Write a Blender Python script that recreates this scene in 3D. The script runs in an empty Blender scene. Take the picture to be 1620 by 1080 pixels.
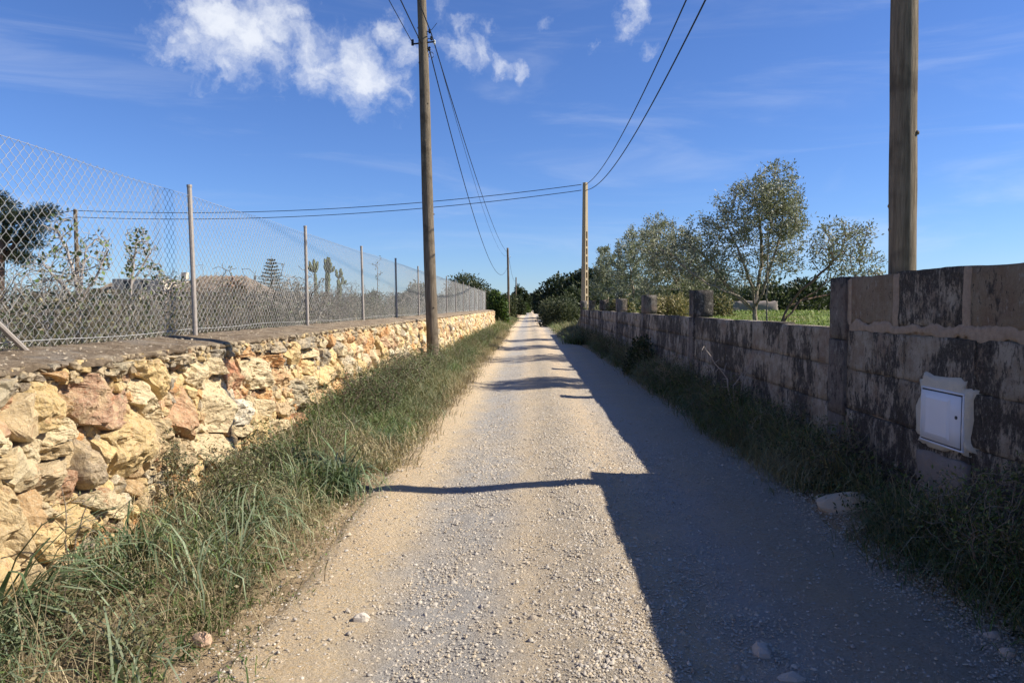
import bpy, math, random
import numpy as np
from mathutils import Vector, Matrix

R = math.radians
rng = np.random.default_rng(7)
random.seed(7)
SC = bpy.context.scene
COL = SC.collection

# ------------------------------------------------------------------ camera
CAM = np.array([0.0, 0.0, 1.6]); FPX = 1150.0
YAW, PITCH = R(1.395), R(2.79)
cd = bpy.data.cameras.new('camera'); cam = bpy.data.objects.new('camera', cd); COL.objects.link(cam)
cam.location = CAM; cam.rotation_euler = (R(90) - PITCH, 0, YAW)
cd.sensor_width = 36; cd.lens = FPX / 1620 * 36; cd.clip_start = 0.05; cd.clip_end = 6000
SC.camera = cam
_F = np.array([-math.sin(YAW) * math.cos(PITCH), math.cos(YAW) * math.cos(PITCH), -math.sin(PITCH)])
_R = np.array([math.cos(YAW), math.sin(YAW), 0.0]); _U = np.cross(_R, _F)
def ray(px, py):
    d = _F + _R * (px - 810) / FPX + _U * (540 - py) / FPX
    return d / np.linalg.norm(d)
def atY(px, py, Y): d = ray(px, py); return CAM + d * (Y / d[1])
def atX(px, py, X): d = ray(px, py); return CAM + d * (X / d[0])
def atZ(px, py, Z): d = ray(px, py); return CAM + d * ((Z - CAM[2]) / d[2])

# ------------------------------------------------------------------ sun and sky
SUN_EL = R(39.0); SUN_AZ = R(88.5)      # azimuth from +Y towards +X
sdir = Vector((math.sin(SUN_AZ) * math.cos(SUN_EL), math.cos(SUN_AZ) * math.cos(SUN_EL), math.sin(SUN_EL)))
sl = bpy.data.lights.new('sun', 'SUN'); sl.energy = 5.0; sl.angle = R(0.53); sl.color = (1.0, 0.92, 0.79)
so = bpy.data.objects.new('sun', sl); COL.objects.link(so); so.rotation_euler = sdir.to_track_quat('Z', 'Y').to_euler()
so.location = (20, 6, 30)

W = bpy.data.worlds.new('World'); SC.world = W; W.use_nodes = True
wn = W.node_tree; wn.nodes.clear()
def N(nt, typ, **kw):
    n = nt.nodes.new(typ)
    for k, v in kw.items():
        if k.startswith('i_'):
            key = k[2:]
            n.inputs[int(key) if key.isdigit() else key.replace('_', ' ')].default_value = v
        else: setattr(n, k, v)
    return n
def L(nt, a, b): nt.links.new(a, b)
sky = N(wn, 'ShaderNodeTexSky', sky_type='NISHITA', sun_disc=False, sun_elevation=SUN_EL, sun_rotation=SUN_AZ)
sky.altitude = 50; sky.air_density = 1.0; sky.dust_density = 0.0; sky.ozone_density = 1.6
hs = N(wn, 'ShaderNodeMix', data_type='RGBA', blend_type='MULTIPLY'); hs.inputs[0].default_value = 1.0; hs.inputs[7].default_value = (.625, .875, 1.42, 1)
L(wn, sky.outputs[0], hs.inputs[6])
tc = N(wn, 'ShaderNodeTexCoord')
def math_n(nt, op, a=None, b=None, clamp=False):
    n = N(nt, 'ShaderNodeMath', operation=op); n.use_clamp = clamp
    for i, v in enumerate((a, b)):
        if v is None: continue
        if isinstance(v, (int, float)): n.inputs[i].default_value = v
        else: L(nt, v, n.inputs[i])
    return n.outputs[0]
wz = N(wn, 'ShaderNodeTexNoise', i_Scale=9.0, i_Detail=6.0, i_Roughness=0.62)
L(wn, tc.outputs['Generated'], wz.inputs['Vector'])
wsub = N(wn, 'ShaderNodeVectorMath', operation='SUBTRACT'); L(wn, wz.outputs['Color'], wsub.inputs[0]); wsub.inputs[1].default_value = (.5, .5, .5)
wscl = N(wn, 'ShaderNodeVectorMath', operation='SCALE'); L(wn, wsub.outputs[0], wscl.inputs[0]); wscl.inputs['Scale'].default_value = 0.11
wadd = N(wn, 'ShaderNodeVectorMath', operation='ADD'); L(wn, tc.outputs['Generated'], wadd.inputs[0]); L(wn, wscl.outputs[0], wadd.inputs[1])
# cumulus puffs: (pixel x, pixel y, radius px, weight)
puffs = [(300, 62, 62, .85), (345, 30, 70, .95), (400, 55, 75, 1.0), (432, 30, 50, .9), (365, 85, 45, .75),
         (505, 105, 52, .9), (560, 112, 62, .95), (600, 132, 45, .8), (575, 85, 40, .8), (480, 82, 36, .7), (540, 140, 36, .6),
         (612, 48, 30, .62), (640, 66, 32, .6), (712, 72, 33, .75), (748, 82, 27, .62), (790, 95, 26, .62), (822, 103, 20, .58), (775, 45, 20, .4),
         (1006, 20, 30, .66), (1026, 88, 20, .74), (955, 64, 14, .55), (700, 12, 20, .5), (860, 12, 18, .45), (290, 5, 40, .6)]
dirs = [(ray(x, y), r / FPX, w) for x, y, r, w in puffs]
cr = random.Random(3)
for k in range(5):                     # the same broken cumulus goes on round the sky
    az = R(60 + cr.random() * 240); el = R(14 + cr.random() * 45)
    c = np.array([math.sin(az) * math.cos(el), math.cos(az) * math.cos(el), math.sin(el)])
    for j in range(2):
        dirs.append((c + np.array([cr.uniform(-.06, .06) for _ in range(3)]), cr.uniform(.04, .075), cr.uniform(.6, 1)))
acc = None
for c, r, w in dirs:
    dn = N(wn, 'ShaderNodeVectorMath', operation='DISTANCE'); L(wn, wadd.outputs[0], dn.inputs[0]); dn.inputs[1].default_value = tuple(c / np.linalg.norm(c))
    mr = N(wn, 'ShaderNodeMapRange', interpolation_type='SMOOTHSTEP'); L(wn, dn.outputs['Value'], mr.inputs[0])
    mr.inputs[1].default_value = 0; mr.inputs[2].default_value = r * 1.55; mr.inputs[3].default_value = w; mr.inputs[4].default_value = 0
    acc = mr.outputs[0] if acc is None else math_n(wn, 'MAXIMUM', acc, mr.outputs[0])
cn = N(wn, 'ShaderNodeTexNoise', i_Scale=26.0, i_Detail=6.0, i_Roughness=0.6)
L(wn, wadd.outputs[0], cn.inputs['Vector'])
cdens = math_n(wn, 'ADD', acc, math_n(wn, 'MULTIPLY', math_n(wn, 'SUBTRACT', cn.outputs['Fac'], 0.58), 1.5))
cmr = N(wn, 'ShaderNodeMapRange', interpolation_type='SMOOTHSTEP'); L(wn, cdens, cmr.inputs[0])
cmr.inputs[1].default_value = 0.02; cmr.inputs[2].default_value = 1.05; cmr.inputs[3].default_value = 0; cmr.inputs[4].default_value = 0.86
cmask = math_n(wn, 'MULTIPLY', cmr.outputs[0], math_n(wn, 'GREATER_THAN', acc, 0.001))
# thin cirrus streaks over the whole dome
cmap = N(wn, 'ShaderNodeMapping'); cmap.inputs['Scale'].default_value = (1.6, 2.2, 11.0); cmap.inputs['Rotation'].default_value = (0.12, 0.2, 0.3)
L(wn, tc.outputs['Generated'], cmap.inputs['Vector'])
ci = N(wn, 'ShaderNodeTexNoise', i_Scale=1.5, i_Detail=6.0, i_Roughness=0.6, i_Distortion=0.7); L(wn, cmap.outputs[0], ci.inputs['Vector'])
cir = N(wn, 'ShaderNodeMapRange', interpolation_type='SMOOTHSTEP'); L(wn, ci.outputs['Fac'], cir.inputs[0])
cir.inputs[1].default_value = 0.46; cir.inputs[2].default_value = 0.80; cir.inputs[3].default_value = 0; cir.inputs[4].default_value = 0.2
tot = math_n(wn, 'MAXIMUM', cmask, cir.outputs[0])
mix = N(wn, 'ShaderNodeMix', data_type='RGBA'); L(wn, tot, mix.inputs[0]); L(wn, hs.outputs[2], mix.inputs[6]); mix.inputs[7].default_value = (9.6, 9.9, 10.4, 1)
bg = N(wn, 'ShaderNodeBackground', i_Strength=0.057); L(wn, mix.outputs[2], bg.inputs[0])
wo = N(wn, 'ShaderNodeOutputWorld'); L(wn, bg.outputs[0], wo.inputs[0])
vs = SC.view_settings; vs.view_transform = 'Standard'; vs.look = 'None'; vs.exposure = 0.84; vs.gamma = 1.0; vs.use_curve_mapping = False
SC.cycles.use_denoising = True; SC.cycles.max_bounces = 6; SC.cycles.transparent_max_bounces = 8

# ------------------------------------------------------------------ noise
def _hash(ix, iy, iz, s):
    h = (ix * 374761393 + iy * 668265263 + iz * 2147483647 + s * 1274126177) & 0xFFFFFFFF
    h = ((h ^ (h >> 13)) * 1274126177) & 0xFFFFFFFF
    h = ((h ^ (h >> 16)) * 2246822519) & 0xFFFFFFFF
    return ((h ^ (h >> 15)) & 0xFFFFFF) / float(0xFFFFFF)
def vnoise(P, s=0):
    P = np.asarray(P, float); I = np.floor(P).astype(np.int64); f = P - I; f = f * f * (3 - 2 * f)
    out = 0
    for dx in (0, 1):
        for dy in (0, 1):
            for dz in (0, 1):
                w = (f[:, 0] if dx else 1 - f[:, 0]) * (f[:, 1] if dy else 1 - f[:, 1]) * (f[:, 2] if dz else 1 - f[:, 2])
                out = out + w * _hash(I[:, 0] + dx, I[:, 1] + dy, I[:, 2] + dz, s)
    return out * 2 - 1
def fbm(P, s=0, o=4, g=0.5):
    P = np.asarray(P, float); a = 1.0; t = 0; n = 0
    for k in range(o):
        t = t + a * vnoise(P * 2.03 ** k + 17.3 * k, s + k); n += a; a *= g
    return t / n
def fb2(x, y, s=0, o=4): return fbm(np.stack([x, y, np.full_like(x, 3.7)], 1), s, o)

# ------------------------------------------------------------------ mesh helpers
def props(o, label=None, cat=None, group=None, kind=None):
    if label: o['label'] = label
    if cat: o['category'] = cat
    if group: o['group'] = group
    if kind: o['kind'] = kind
    return o
def empty(name, loc=(0, 0, 0), label=None, cat=None, group=None, rz=0):
    o = bpy.data.objects.new(name, None); COL.objects.link(o); o.location = tuple(float(v) for v in loc); o.rotation_euler = (0, 0, rz)
    o.empty_display_size = 0.2
    return props(o, label, cat, group)
def mesh(name, V, Fc, mat=None, cols=None, smooth=False):
    V = np.asarray(V, np.float32).reshape(-1, 3)
    me = bpy.data.meshes.new(name)
    if isinstance(Fc, np.ndarray) and Fc.ndim == 2:
        k = Fc.shape[1]; nf = len(Fc)
        me.vertices.add(len(V)); me.vertices.foreach_set('co', V.ravel())
        me.loops.add(nf * k); me.loops.foreach_set('vertex_index', Fc.astype(np.int32).ravel())
        me.polygons.add(nf); me.polygons.foreach_set('loop_start', (np.arange(nf) * k).astype(np.int32))
        try: me.polygons.foreach_set('loop_total', np.full(nf, k, np.int32))
        except Exception: pass
        me.update(calc_edges=True)
    else:
        me.from_pydata(V.tolist(), [], [list(map(int, f)) for f in Fc]); me.update()
    if smooth: me.polygons.foreach_set('use_smooth', np.ones(len(me.polygons), bool))
    if cols is not None:
        a = me.attributes.new('col', 'FLOAT_COLOR', 'POINT')
        c = np.ones((len(V), 4), np.float32); c[:, :3] = cols; a.data.foreach_set('color', c.ravel())
    if mat: me.materials.append(mat)
    return me
def obj(name, me, parent=None, loc=None, **kw):
    o = bpy.data.objects.new(name, me); COL.objects.link(o)
    if loc is not None: o.location = tuple(float(v) for v in loc)
    if parent: o.parent = parent
    return props(o, **kw)
class MB:
    def __init__(s): s.V = []; s.F = []; s.C = []; s.n = 0
    def add(s, V, F, c=None):
        V = np.asarray(V, float).reshape(-1, 3)
        s.V.append(V); s.F += [[int(i) + s.n for i in f] for f in F]; s.n += len(V)
        if c is not None: s.C.append(np.tile(np.asarray(c, float), (len(V), 1)) if np.ndim(c) == 1 else c)
    def box(s, a, b, c=None):
        (x0, y0, z0), (x1, y1, z1) = a, b
        V = [(x0, y0, z0), (x1, y0, z0), (x1, y1, z0), (x0, y1, z0), (x0, y0, z1), (x1, y0, z1), (x1, y1, z1), (x0, y1, z1)]
        s.add(V, [(0, 3, 2, 1), (4, 5, 6, 7), (0, 1, 5, 4), (1, 2, 6, 5), (2, 3, 7, 6), (3, 0, 4, 7)], c)
    def tube(s, pts, rad, n=8, c=None, cap=True):
        pts = np.asarray(pts, float); m = len(pts); rad = np.broadcast_to(np.asarray(rad, float), (m,))
        d = np.gradient(pts, axis=0); d /= np.linalg.norm(d, axis=1)[:, None] + 1e-9
        up = np.array([0, 0, 1.0]) if abs(d[0][2]) < .9 else np.array([1.0, 0, 0])
        a = np.linspace(0, 2 * np.pi, n, endpoint=False); V = []
        for i in range(m):
            u = np.cross(up, d[i]); u /= np.linalg.norm(u) + 1e-9; v = np.cross(d[i], u)
            V.append(pts[i] + rad[i] * (np.cos(a)[:, None] * u + np.sin(a)[:, None] * v))
        F = [(i * n + j, i * n + (j + 1) % n, (i + 1) * n + (j + 1) % n, (i + 1) * n + j) for i in range(m - 1) for j in range(n)]
        if cap: F += [tuple(range(n - 1, -1, -1)), tuple((m - 1) * n + j for j in range(n))]
        s.add(np.concatenate(V), F, c)
    def build(s, name, mat, parent=None, loc=None, smooth=False, **kw):
        V = np.concatenate(s.V)
        if loc is not None: V = V - np.asarray(loc, float)
        me = mesh(name, V, s.F, mat, np.concatenate(s.C) if s.C else None, smooth)
        return obj(name, me, parent, loc, **kw)
def grid_faces(nu, nv):
    i = np.arange(nu - 1)[:, None] * nv + np.arange(nv - 1)[None, :]
    return np.stack([i, i + nv, i + nv + 1, i + 1], -1).reshape(-1, 4)
def rough_box(hx, hy, hz, nx, ny, nz, rad, amp, seed, freq=6.0, face_amp=0.0):
    Vs, Fs, n0 = [], [], 0
    h = np.array([hx, hy, hz]); cnt = (nx, ny, nz)
    for ax in range(3):
        a, b = [(1, 2), (2, 0), (0, 1)][ax]
        for sg in (-1, 1):
            u = np.linspace(-1, 1, cnt[a] + 1); v = np.linspace(-1, 1, cnt[b] + 1)
            P = np.zeros((len(u), len(v), 3)); P[..., a] = u[:, None] * h[a]; P[..., b] = v[None, :] * h[b]; P[..., ax] = sg * h[ax]
            f = grid_faces(len(u), len(v))
            if sg < 0: f = f[:, ::-1]
            Vs.append(P.reshape(-1, 3)); Fs.append(f + n0); n0 += P.shape[0] * P.shape[1]
    V = np.concatenate(Vs); F = np.concatenate(Fs)
    q = np.clip(V, -(h - rad), h - rad); d = V - q; l = np.linalg.norm(d, axis=1)[:, None] + 1e-9
    V = q + d / l * np.minimum(l, rad)
    off = np.stack([fbm(V * freq + seed * 7.1, seed + 11 * k, 4) for k in range(3)], 1)
    V = V + off * amp
    # weld
    key = np.round(V, 5); _, idx, inv = np.unique(key, axis=0, return_index=True, return_inverse=True)
    return V[idx], inv.reshape(-1)[F]

# ------------------------------------------------------------------ materials
def new_mat(name, rough=0.9, spec=0.25):
    m = bpy.data.materials.new(name); m.use_nodes = True; nt = m.node_tree
    b = nt.nodes['Principled BSDF']; b.inputs['Roughness'].default_value = rough; b.inputs['Specular IOR Level'].default_value = spec
    return m, nt, b
def noise(nt, scale, detail=5, rough=.6, vec=None, dist=0):
    n = N(nt, 'ShaderNodeTexNoise', i_Scale=scale, i_Detail=detail, i_Roughness=rough, i_Distortion=dist)
    if vec is not None: L(nt, vec, n.inputs['Vector'])
    return n.outputs['Fac']
def ramp(nt, fac, stops, interp='LINEAR'):
    r = N(nt, 'ShaderNodeValToRGB'); r.color_ramp.interpolation = interp; e = r.color_ramp.elements
    while len(e) < len(stops): e.new(0.5)
    for k, (p, c) in enumerate(stops):
        e[k].position = p; e[k].color = (*c, 1) if len(c) == 3 else c
    L(nt, fac, r.inputs[0]); return r.outputs[0]
def mixc(nt, fac, a, b, blend='MIX'):
    m = N(nt, 'ShaderNodeMix', data_type='RGBA', blend_type=blend)
    for s_, v in ((0, fac), (6, a), (7, b)):
        if isinstance(v, (int, float)): m.inputs[s_].default_value = v
        elif isinstance(v, tuple): m.inputs[s_].default_value = (*v, 1)[:4]
        else: L(nt, v, m.inputs[s_])
    return m.outputs[2]
def maprange(nt, v, a, b, c=0., d=1.):
    m = N(nt, 'ShaderNodeMapRange', interpolation_type='SMOOTHSTEP'); L(nt, v, m.inputs[0])
    for i, x in enumerate((a, b, c, d)): m.inputs[i + 1].default_value = x
    return m.outputs[0]
def bump(nt, bsdf, h, strength=.5, dist=.02, prev=None):
    b = N(nt, 'ShaderNodeBump', i_Strength=strength, i_Distance=dist); L(nt, h, b.inputs['Height'])
    if prev is not None: L(nt, prev, b.inputs['Normal'])
    L(nt, b.outputs[0], bsdf.inputs['Normal']); return b.outputs[0]
def posn(nt, scale=None):
    g = N(nt, 'ShaderNodeNewGeometry').outputs['Position']
    if scale is None: return g
    m = N(nt, 'ShaderNodeMapping'); m.inputs['Scale'].default_value = scale; L(nt, g, m.inputs['Vector']); return m.outputs[0]
def attr(nt, name='col'): return N(nt, 'ShaderNodeAttribute', attribute_name=name).outputs['Color']
def simple(name, col, rough=.8, var=.25, scale=8, bmp=0, metal=0, spec=.25):
    m, nt, b = new_mat(name, rough, spec); p = posn(nt)
    c = mixc(nt, noise(nt, scale, 5, .6, p), tuple(v * (1 - var) for v in col), tuple(min(1, v * (1 + var)) for v in col))
    L(nt, c, b.inputs['Base Color']); b.inputs['Metallic'].default_value = metal
    if bmp: bump(nt, b, noise(nt, scale * 4, 6, .65, p), bmp, .02)
    return m
M = {}
# field limestone (colour attribute carries each stone's own colour)
m, nt, b = new_mat('limestone', .92, .15); p = posn(nt); base = attr(nt)
blot = noise(nt, 9, 6, .65, p)
c1 = mixc(nt, maprange(nt, blot, .42, .68, 0, .7), base, (.64, .48, .27), 'MIX')
rust = mixc(nt, maprange(nt, noise(nt, 5.5, 5, .7, p, .6), .58, .70, 0, .75), c1, (.38, .15, .07))
grey = mixc(nt, maprange(nt, noise(nt, 14, 6, .7, p), .60, .74, 0, .65), rust, (.20, .18, .15))
fine = noise(nt, 70, 5, .7, p)
c2 = mixc(nt, maprange(nt, fine, .45, .75, 0, .6), grey, (.72, .62, .43), 'MIX')
c2 = mixc(nt, maprange(nt, noise(nt, 46, 5, .75, p), .60, .72, 0, .7), c2, (.24, .14, .07))
L(nt, c2, b.inputs['Base Color'])
vor = N(nt, 'ShaderNodeTexVoronoi', i_Scale=26.0); wv = N(nt, 'ShaderNodeVectorMath', operation='ADD'); L(nt, p, wv.inputs[0])
nz = N(nt, 'ShaderNodeTexNoise', i_Scale=20.0, i_Detail=4.0); L(nt, p, nz.inputs['Vector'])
sc_ = N(nt, 'ShaderNodeVectorMath', operation='SCALE'); sc_.inputs['Scale'].default_value = .06; L(nt, nz.outputs['Color'], sc_.inputs[0]); L(nt, sc_.outputs[0], wv.inputs[1]); L(nt, wv.outputs[0], vor.inputs['Vector'])
pit = maprange(nt, vor.outputs['Distance'], .05, .42)
n1 = bump(nt, b, math_n(nt, 'MULTIPLY', pit, maprange(nt, noise(nt, 4, 3, .5, p), .35, .6)), .9, .02)
n2 = bump(nt, b, noise(nt, 32, 8, .75, p), .95, .03, n1)
bump(nt, b, noise(nt, 140, 4, .7, p), .5, .006, n2)
M['stone'] = m
# earth/lime core behind the stones
M['core'] = simple('wall_core_earth', (.16, .11, .07), .95, .4, 18, .8)
# coping of weak sandy concrete
m, nt, b = new_mat('coping_concrete', .95, .1); p = posn(nt)
c = ramp(nt, noise(nt, 6, 7, .65, p), [(.35, (.16, .12, .08)), (.47, (.27, .205, .14)), (.56, (.34, .265, .18)), (.68, (.46, .38, .28))])
c = mixc(nt, maprange(nt, noise(nt, 50, 5, .75, p), .5, .68, 0, .75), c, (.19, .15, .11))
c = mixc(nt, maprange(nt, noise(nt, 1.7, 6, .7, p), .52, .66, 0, .6), c, (.33, .30, .26))
L(nt, c, b.inputs['Base Color']); n1 = bump(nt, b, noise(nt, 40, 8, .8, p), 1., .04); bump(nt, b, noise(nt, 130, 4, .7, p), .8, .012, n1); M['coping'] = m
# sandstone blocks with black lichen streaks
def mares(name, dark, hue=(.36, .29, .22), pale=(.52, .46, .38)):
    m, nt, b = new_mat(name, .95, .1); p = posn(nt)
    oi = N(nt, 'ShaderNodeObjectInfo')
    basec = mixc(nt, maprange(nt, noise(nt, 7, 6, .7, p), .35, .65), hue, pale)
    basec = mixc(nt, maprange(nt, noise(nt, 2.1, 4, .6, p), .5, .7, 0, .5), basec, (.25, .155, .115))
    ps = posn(nt, (1, 1, .45))
    st = math_n(nt, 'ADD', math_n(nt, 'MULTIPLY', noise(nt, 7, 7, .75, ps, .5), .55), math_n(nt, 'MULTIPLY', noise(nt, 32, 6, .8, ps, .3), .45))
    sh = math_n(nt, 'ADD', st, math_n(nt, 'MULTIPLY', math_n(nt, 'SUBTRACT', oi.outputs['Random'], .5), .03))
    big = math_n(nt, 'ADD', sh, math_n(nt, 'MULTIPLY', math_n(nt, 'SUBTRACT', noise(nt, 1.25, 5, .65, p), .5), .75))
    f = maprange(nt, big, .465 - dark, .555 - dark, .0, .93)
    c = mixc(nt, f, basec, (.070, .062, .055))
    fleck = maprange(nt, noise(nt, 55, 6, .8, p), .50, .62, 0, .8)
    c = mixc(nt, math_n(nt, 'MULTIPLY', fleck, f), c, (.20, .18, .165))
    c = mixc(nt, maprange(nt, noise(nt, 30, 6, .75, ps), .57, .66, 0, .8), c, (.032, .028, .030))
    c = mixc(nt, maprange(nt, noise(nt, 22, 6, .8, ps), .56, .66, 0, .8), c, (.46, .42, .36))
    c = mixc(nt, maprange(nt, noise(nt, 4.2, 6, .75, p, .4), .60, .70, 0, .7), c, (.36, .32, .27))
    L(nt, c, b.inputs['Base Color'])
    n1 = bump(nt, b, noise(nt, 24, 8, .8, p), 1., .05); bump(nt, b, noise(nt, 110, 5, .7, p), .8, .012, n1)
    return m
M['block_dark'] = mares('sandstone_dark_lichen', .06)
M['block_mid'] = mares('sandstone_streaked', .022)
M['block_mid2'] = mares('sandstone_streaked_darker', .035)
M['block_pale'] = mares('sandstone_pale', -.10, (.30, .22, .15), (.37, .30, .22))
M['pillar'] = mares('sandstone_pillar', .0, (.20, .17, .15), (.26, .235, .21))
M['mortar'] = simple('pink_lime_mortar', (.36, .275, .205), .95, .45, 22, 1.0)
M['mortar_dark'] = simple('old_mortar', (.20, .17, .145), .95, .4, 16, .7)
M['plaster'] = simple('pale_plaster', (.50, .46, .385), .95, .16, 18, .7)
M['plinth'] = simple('grey_cement', (.20, .17, .15), .95, .35, 9, .6)
M['door'] = simple('meter_door_plastic', (.60, .62, .68), .5, .06, 6, 0, 0, .4)
M['seam'] = simple('meter_door_seam', (.05, .05, .055), .7, .1, 5)
# weathered pole wood
def wood(name, a, bcol):
    m, nt, b = new_mat(name, .9, .15); p = posn(nt, (1, 1, .06))
    c = ramp(nt, noise(nt, 34, 7, .7, p), [(.3, a), (.7, bcol)])
    c = mixc(nt, maprange(nt, noise(nt, 3, 3, .5, posn(nt)), .52, .7, 0, .5), c, tuple(v * .45 for v in a))
    L(nt, c, b.inputs['Base Color']); bump(nt, b, noise(nt, 60, 6, .75, p), 1., .03); return m
M['wood'] = wood('weathered_pole_wood', (.10, .078, .055), (.27, .22, .16))
M['wood2'] = wood('brown_pole_wood', (.07, .052, .036), (.25, .19, .13))
M['wood3'] = wood('grey_brown_pole_wood', (.11, .086, .062), (.34, .275, .20))
M['iron'] = simple('dark_iron', (.03, .03, .035), .6, .3, 20, 0, .3)
M['cable'] = simple('black_cable', (.012, .012, .016), .6, .1, 5)
M['insul'] = simple('white_insulator', (.6, .6, .58), .3, .1, 5, 0, 0, .5)
M['galv'] = simple('galvanised_wire', (.46, .45, .42), .5, .22, 30, 0, .35, .5)
M['galvd'] = simple('dull_blue_wire', (.13, .15, .22), .6, .2, 20, 0, .3, .4)
M['postm'] = simple('weathered_steel_post', (.34, .30, .26), .65, .35, 35, .3, .25, .4)
M['conc'] = simple('pole_concrete', (.36, .285, .19), .9, .2, 5, .4)
# foliage: two shaders driven by the leaf colour attribute
def leafmat(name, trans=.25, rough=.55):
    m, nt, b = new_mat(name, rough, .3); c = attr(nt); L(nt, c, b.inputs['Base Color'])
    t = N(nt, 'ShaderNodeBsdfTranslucent'); L(nt, mixc(nt, .5, c, (.9, 1, .35), 'MULTIPLY'), t.inputs[0])
    mx = N(nt, 'ShaderNodeMixShader', i_0=trans); L(nt, b.outputs[0], mx.inputs[1]); L(nt, t.outputs[0], mx.inputs[2])
    L(nt, mx.outputs[0], nt.nodes['Material Output'].inputs[0]); return m
M['leaf'] = leafmat('leaf'); M['grass'] = leafmat('grass_blade', .22, .6)
M['bark'] = simple('grey_bark', (.24, .20, .155), .9, .35, 22, .6)
M['figbark'] = simple('pale_fig_bark', (.36, .31, .27), .85, .25, 20, .3)
M['redbark'] = simple('brown_cut_bark', (.16, .10, .07), .9, .35, 20, .6)
M['cactus'] = simple('euphorbia_green', (.10, .12, .05), .7, .3, 6, .2)
M['render'] = simple('cream_house_render', (.56, .48, .37), .9, .12, 2)
M['tile'] = simple('terracotta_tile', (.185, .145, .11), .9, .4, 4, .4)
M['glass'] = simple('dark_window_pane', (.02, .025, .03), .15, .1, 2, 0, 0, .6)
M['frame'] = simple('brown_shutter', (.10, .06, .04), .6, .1, 5)

# ------------------------------------------------------------------ terrain heights
def sm(a, b, x): t = np.clip((x - a) / (b - a), 0, 1); return t * t * (3 - 2 * t)
WL, WR = -2.65, 2.82            # road faces of the two walls
def gz(x, y):
    x = np.asarray(x, float); y = np.asarray(y, float)
    z = 0.10 * sm(-1.5, -2.5, x) + 0.09 * sm(2.0, 2.7, x)
    z = z + 0.035 * np.exp(-((x - .45) / .35) ** 2) + 0.02 * np.exp(-((x - 1.6) / .4) ** 2) - 0.045 * np.exp(-((x + .75) / .5) ** 2)
    fl = sm(-2.85, -3.22, x) * .84 + sm(-3.3, -9, x) * .10
    fl2 = sm(-2.6, -7, x) * .85
    e = sm(50, 60, y); z = z + fl * (1 - e) + fl2 * e
    fr = sm(2.88, 2.98, x) * 1.14 + sm(3.0, 12, x) * .08; fr2 = sm(2.6, 8, x) * 1.1
    e = sm(40, 50, y); z = z + fr * (1 - e) + fr2 * e
    return z
def ground_z(x, y): return float(gz(np.array([x]), np.array([y]))[0])

xs = np.unique(np.round(np.concatenate([np.arange(-4.2, 4.21, .07), [2.88, 2.93, 2.98], np.sign(1) * np.geomspace(4.4, 2600, 46), -np.geomspace(4.4, 2600, 46)]), 3))
ys = np.unique(np.round(np.concatenate([-np.geomspace(4, 900, 18), np.arange(-3.6, 12, .12), np.arange(12, 30, .4), np.geomspace(30, 3800, 90)]), 3))
GX, GY = np.meshgrid(xs, ys, indexing='ij'); gx, gy = GX.ravel(), GY.ravel()
near = np.exp(-(gx / 30) ** 2) * np.exp(-(np.maximum(gy, 0) / 90) ** 2)
g_z = gz(gx, gy) + near * (.03 * fb2(gx * 1.7, gy * 1.7, 3) + .02 * fb2(gx * 6, gy * 6, 4)) * np.where((gx > -1.9) & (gx < 2.7), .25, 1)
g_z = g_z - np.where((gx > -1.42) & (gx < 2.12), .03, 0)
m, nt, b = new_mat('earth_and_turf', .95, .1); p = posn(nt)
sx = N(nt, 'ShaderNodeSeparateXYZ'); L(nt, p, sx.inputs[0])
soil = ramp(nt, noise(nt, 5, 7, .7, p), [(.3, (.16, .115, .07)), (.5, (.30, .225, .14)), (.7, (.42, .32, .20))])
soil = mixc(nt, maprange(nt, noise(nt, 90, 4, .7, p), .5, .7, 0, .6), soil, (.12, .09, .055))
turf = ramp(nt, noise(nt, 2.2, 7, .7, p), [(.3, (.07, .10, .022)), (.5, (.12, .17, .035)), (.7, (.19, .21, .06))])
right = maprange(nt, sx.outputs[0], 2.9, 3.2)
leftf = maprange(nt, sx.outputs[0], -3.1, -3.9)
dry = ramp(nt, noise(nt, 3, 7, .7, p), [(.3, (.07, .06, .03)), (.6, (.15, .125, .065)), (.8, (.10, .12, .04))])
c = mixc(nt, right, soil, turf); c = mixc(nt, leftf, c, dry)
L(nt, c, b.inputs['Base Color']); n1 = bump(nt, b, noise(nt, 40, 7, .7, p), .8, .03); bump(nt, b, noise(nt, 200, 3, .7, p), .5, .006, n1)
M['ground'] = m
obj('ground', mesh('ground', np.stack([gx, gy, g_z], 1), grid_faces(len(xs), len(ys)), M['ground'], smooth=True), kind='structure')

# ------------------------------------------------------------------ the gravel road
def road_edges(y):
    lo = -1.42 + .12 * fb2(y * .7, y * 0, 21) - .25 * sm(20, 60, y); hi = 2.30 + .14 * fb2(y * .6, y * 0, 22) - .55 * sm(14, 60, y)
    return lo, hi
ry = np.concatenate([np.arange(-8, 2, .25), np.arange(2, 9, .034), np.arange(9, 20, .1), np.arange(20, 60, .5), np.geomspace(60, 520, 50)])
nu = 128; t = np.linspace(0, 1, nu)
lo, hi = road_edges(ry); RX = lo[:, None] + (hi - lo)[:, None] * t[None, :]; RY = np.repeat(ry[:, None], nu, 1)
rx, ryy = RX.ravel(), RY.ravel()
edge = np.minimum(t, 1 - t)[None, :].repeat(len(ry), 0).ravel()
rz = gz(rx, ryy) + .012 + .018 * fb2(rx * 1.6, ryy * .9, 31, 3) + .010 * fb2(rx * 9, ryy * 9, 32, 3) * np.exp(-(ryy / 40) ** 2) - .05 * np.exp(-edge * 60)
m, nt, b = new_mat('gravel_road', .95, .1); p = posn(nt); sx = N(nt, 'ShaderNodeSeparateXYZ'); L(nt, p, sx.inputs[0])
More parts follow.
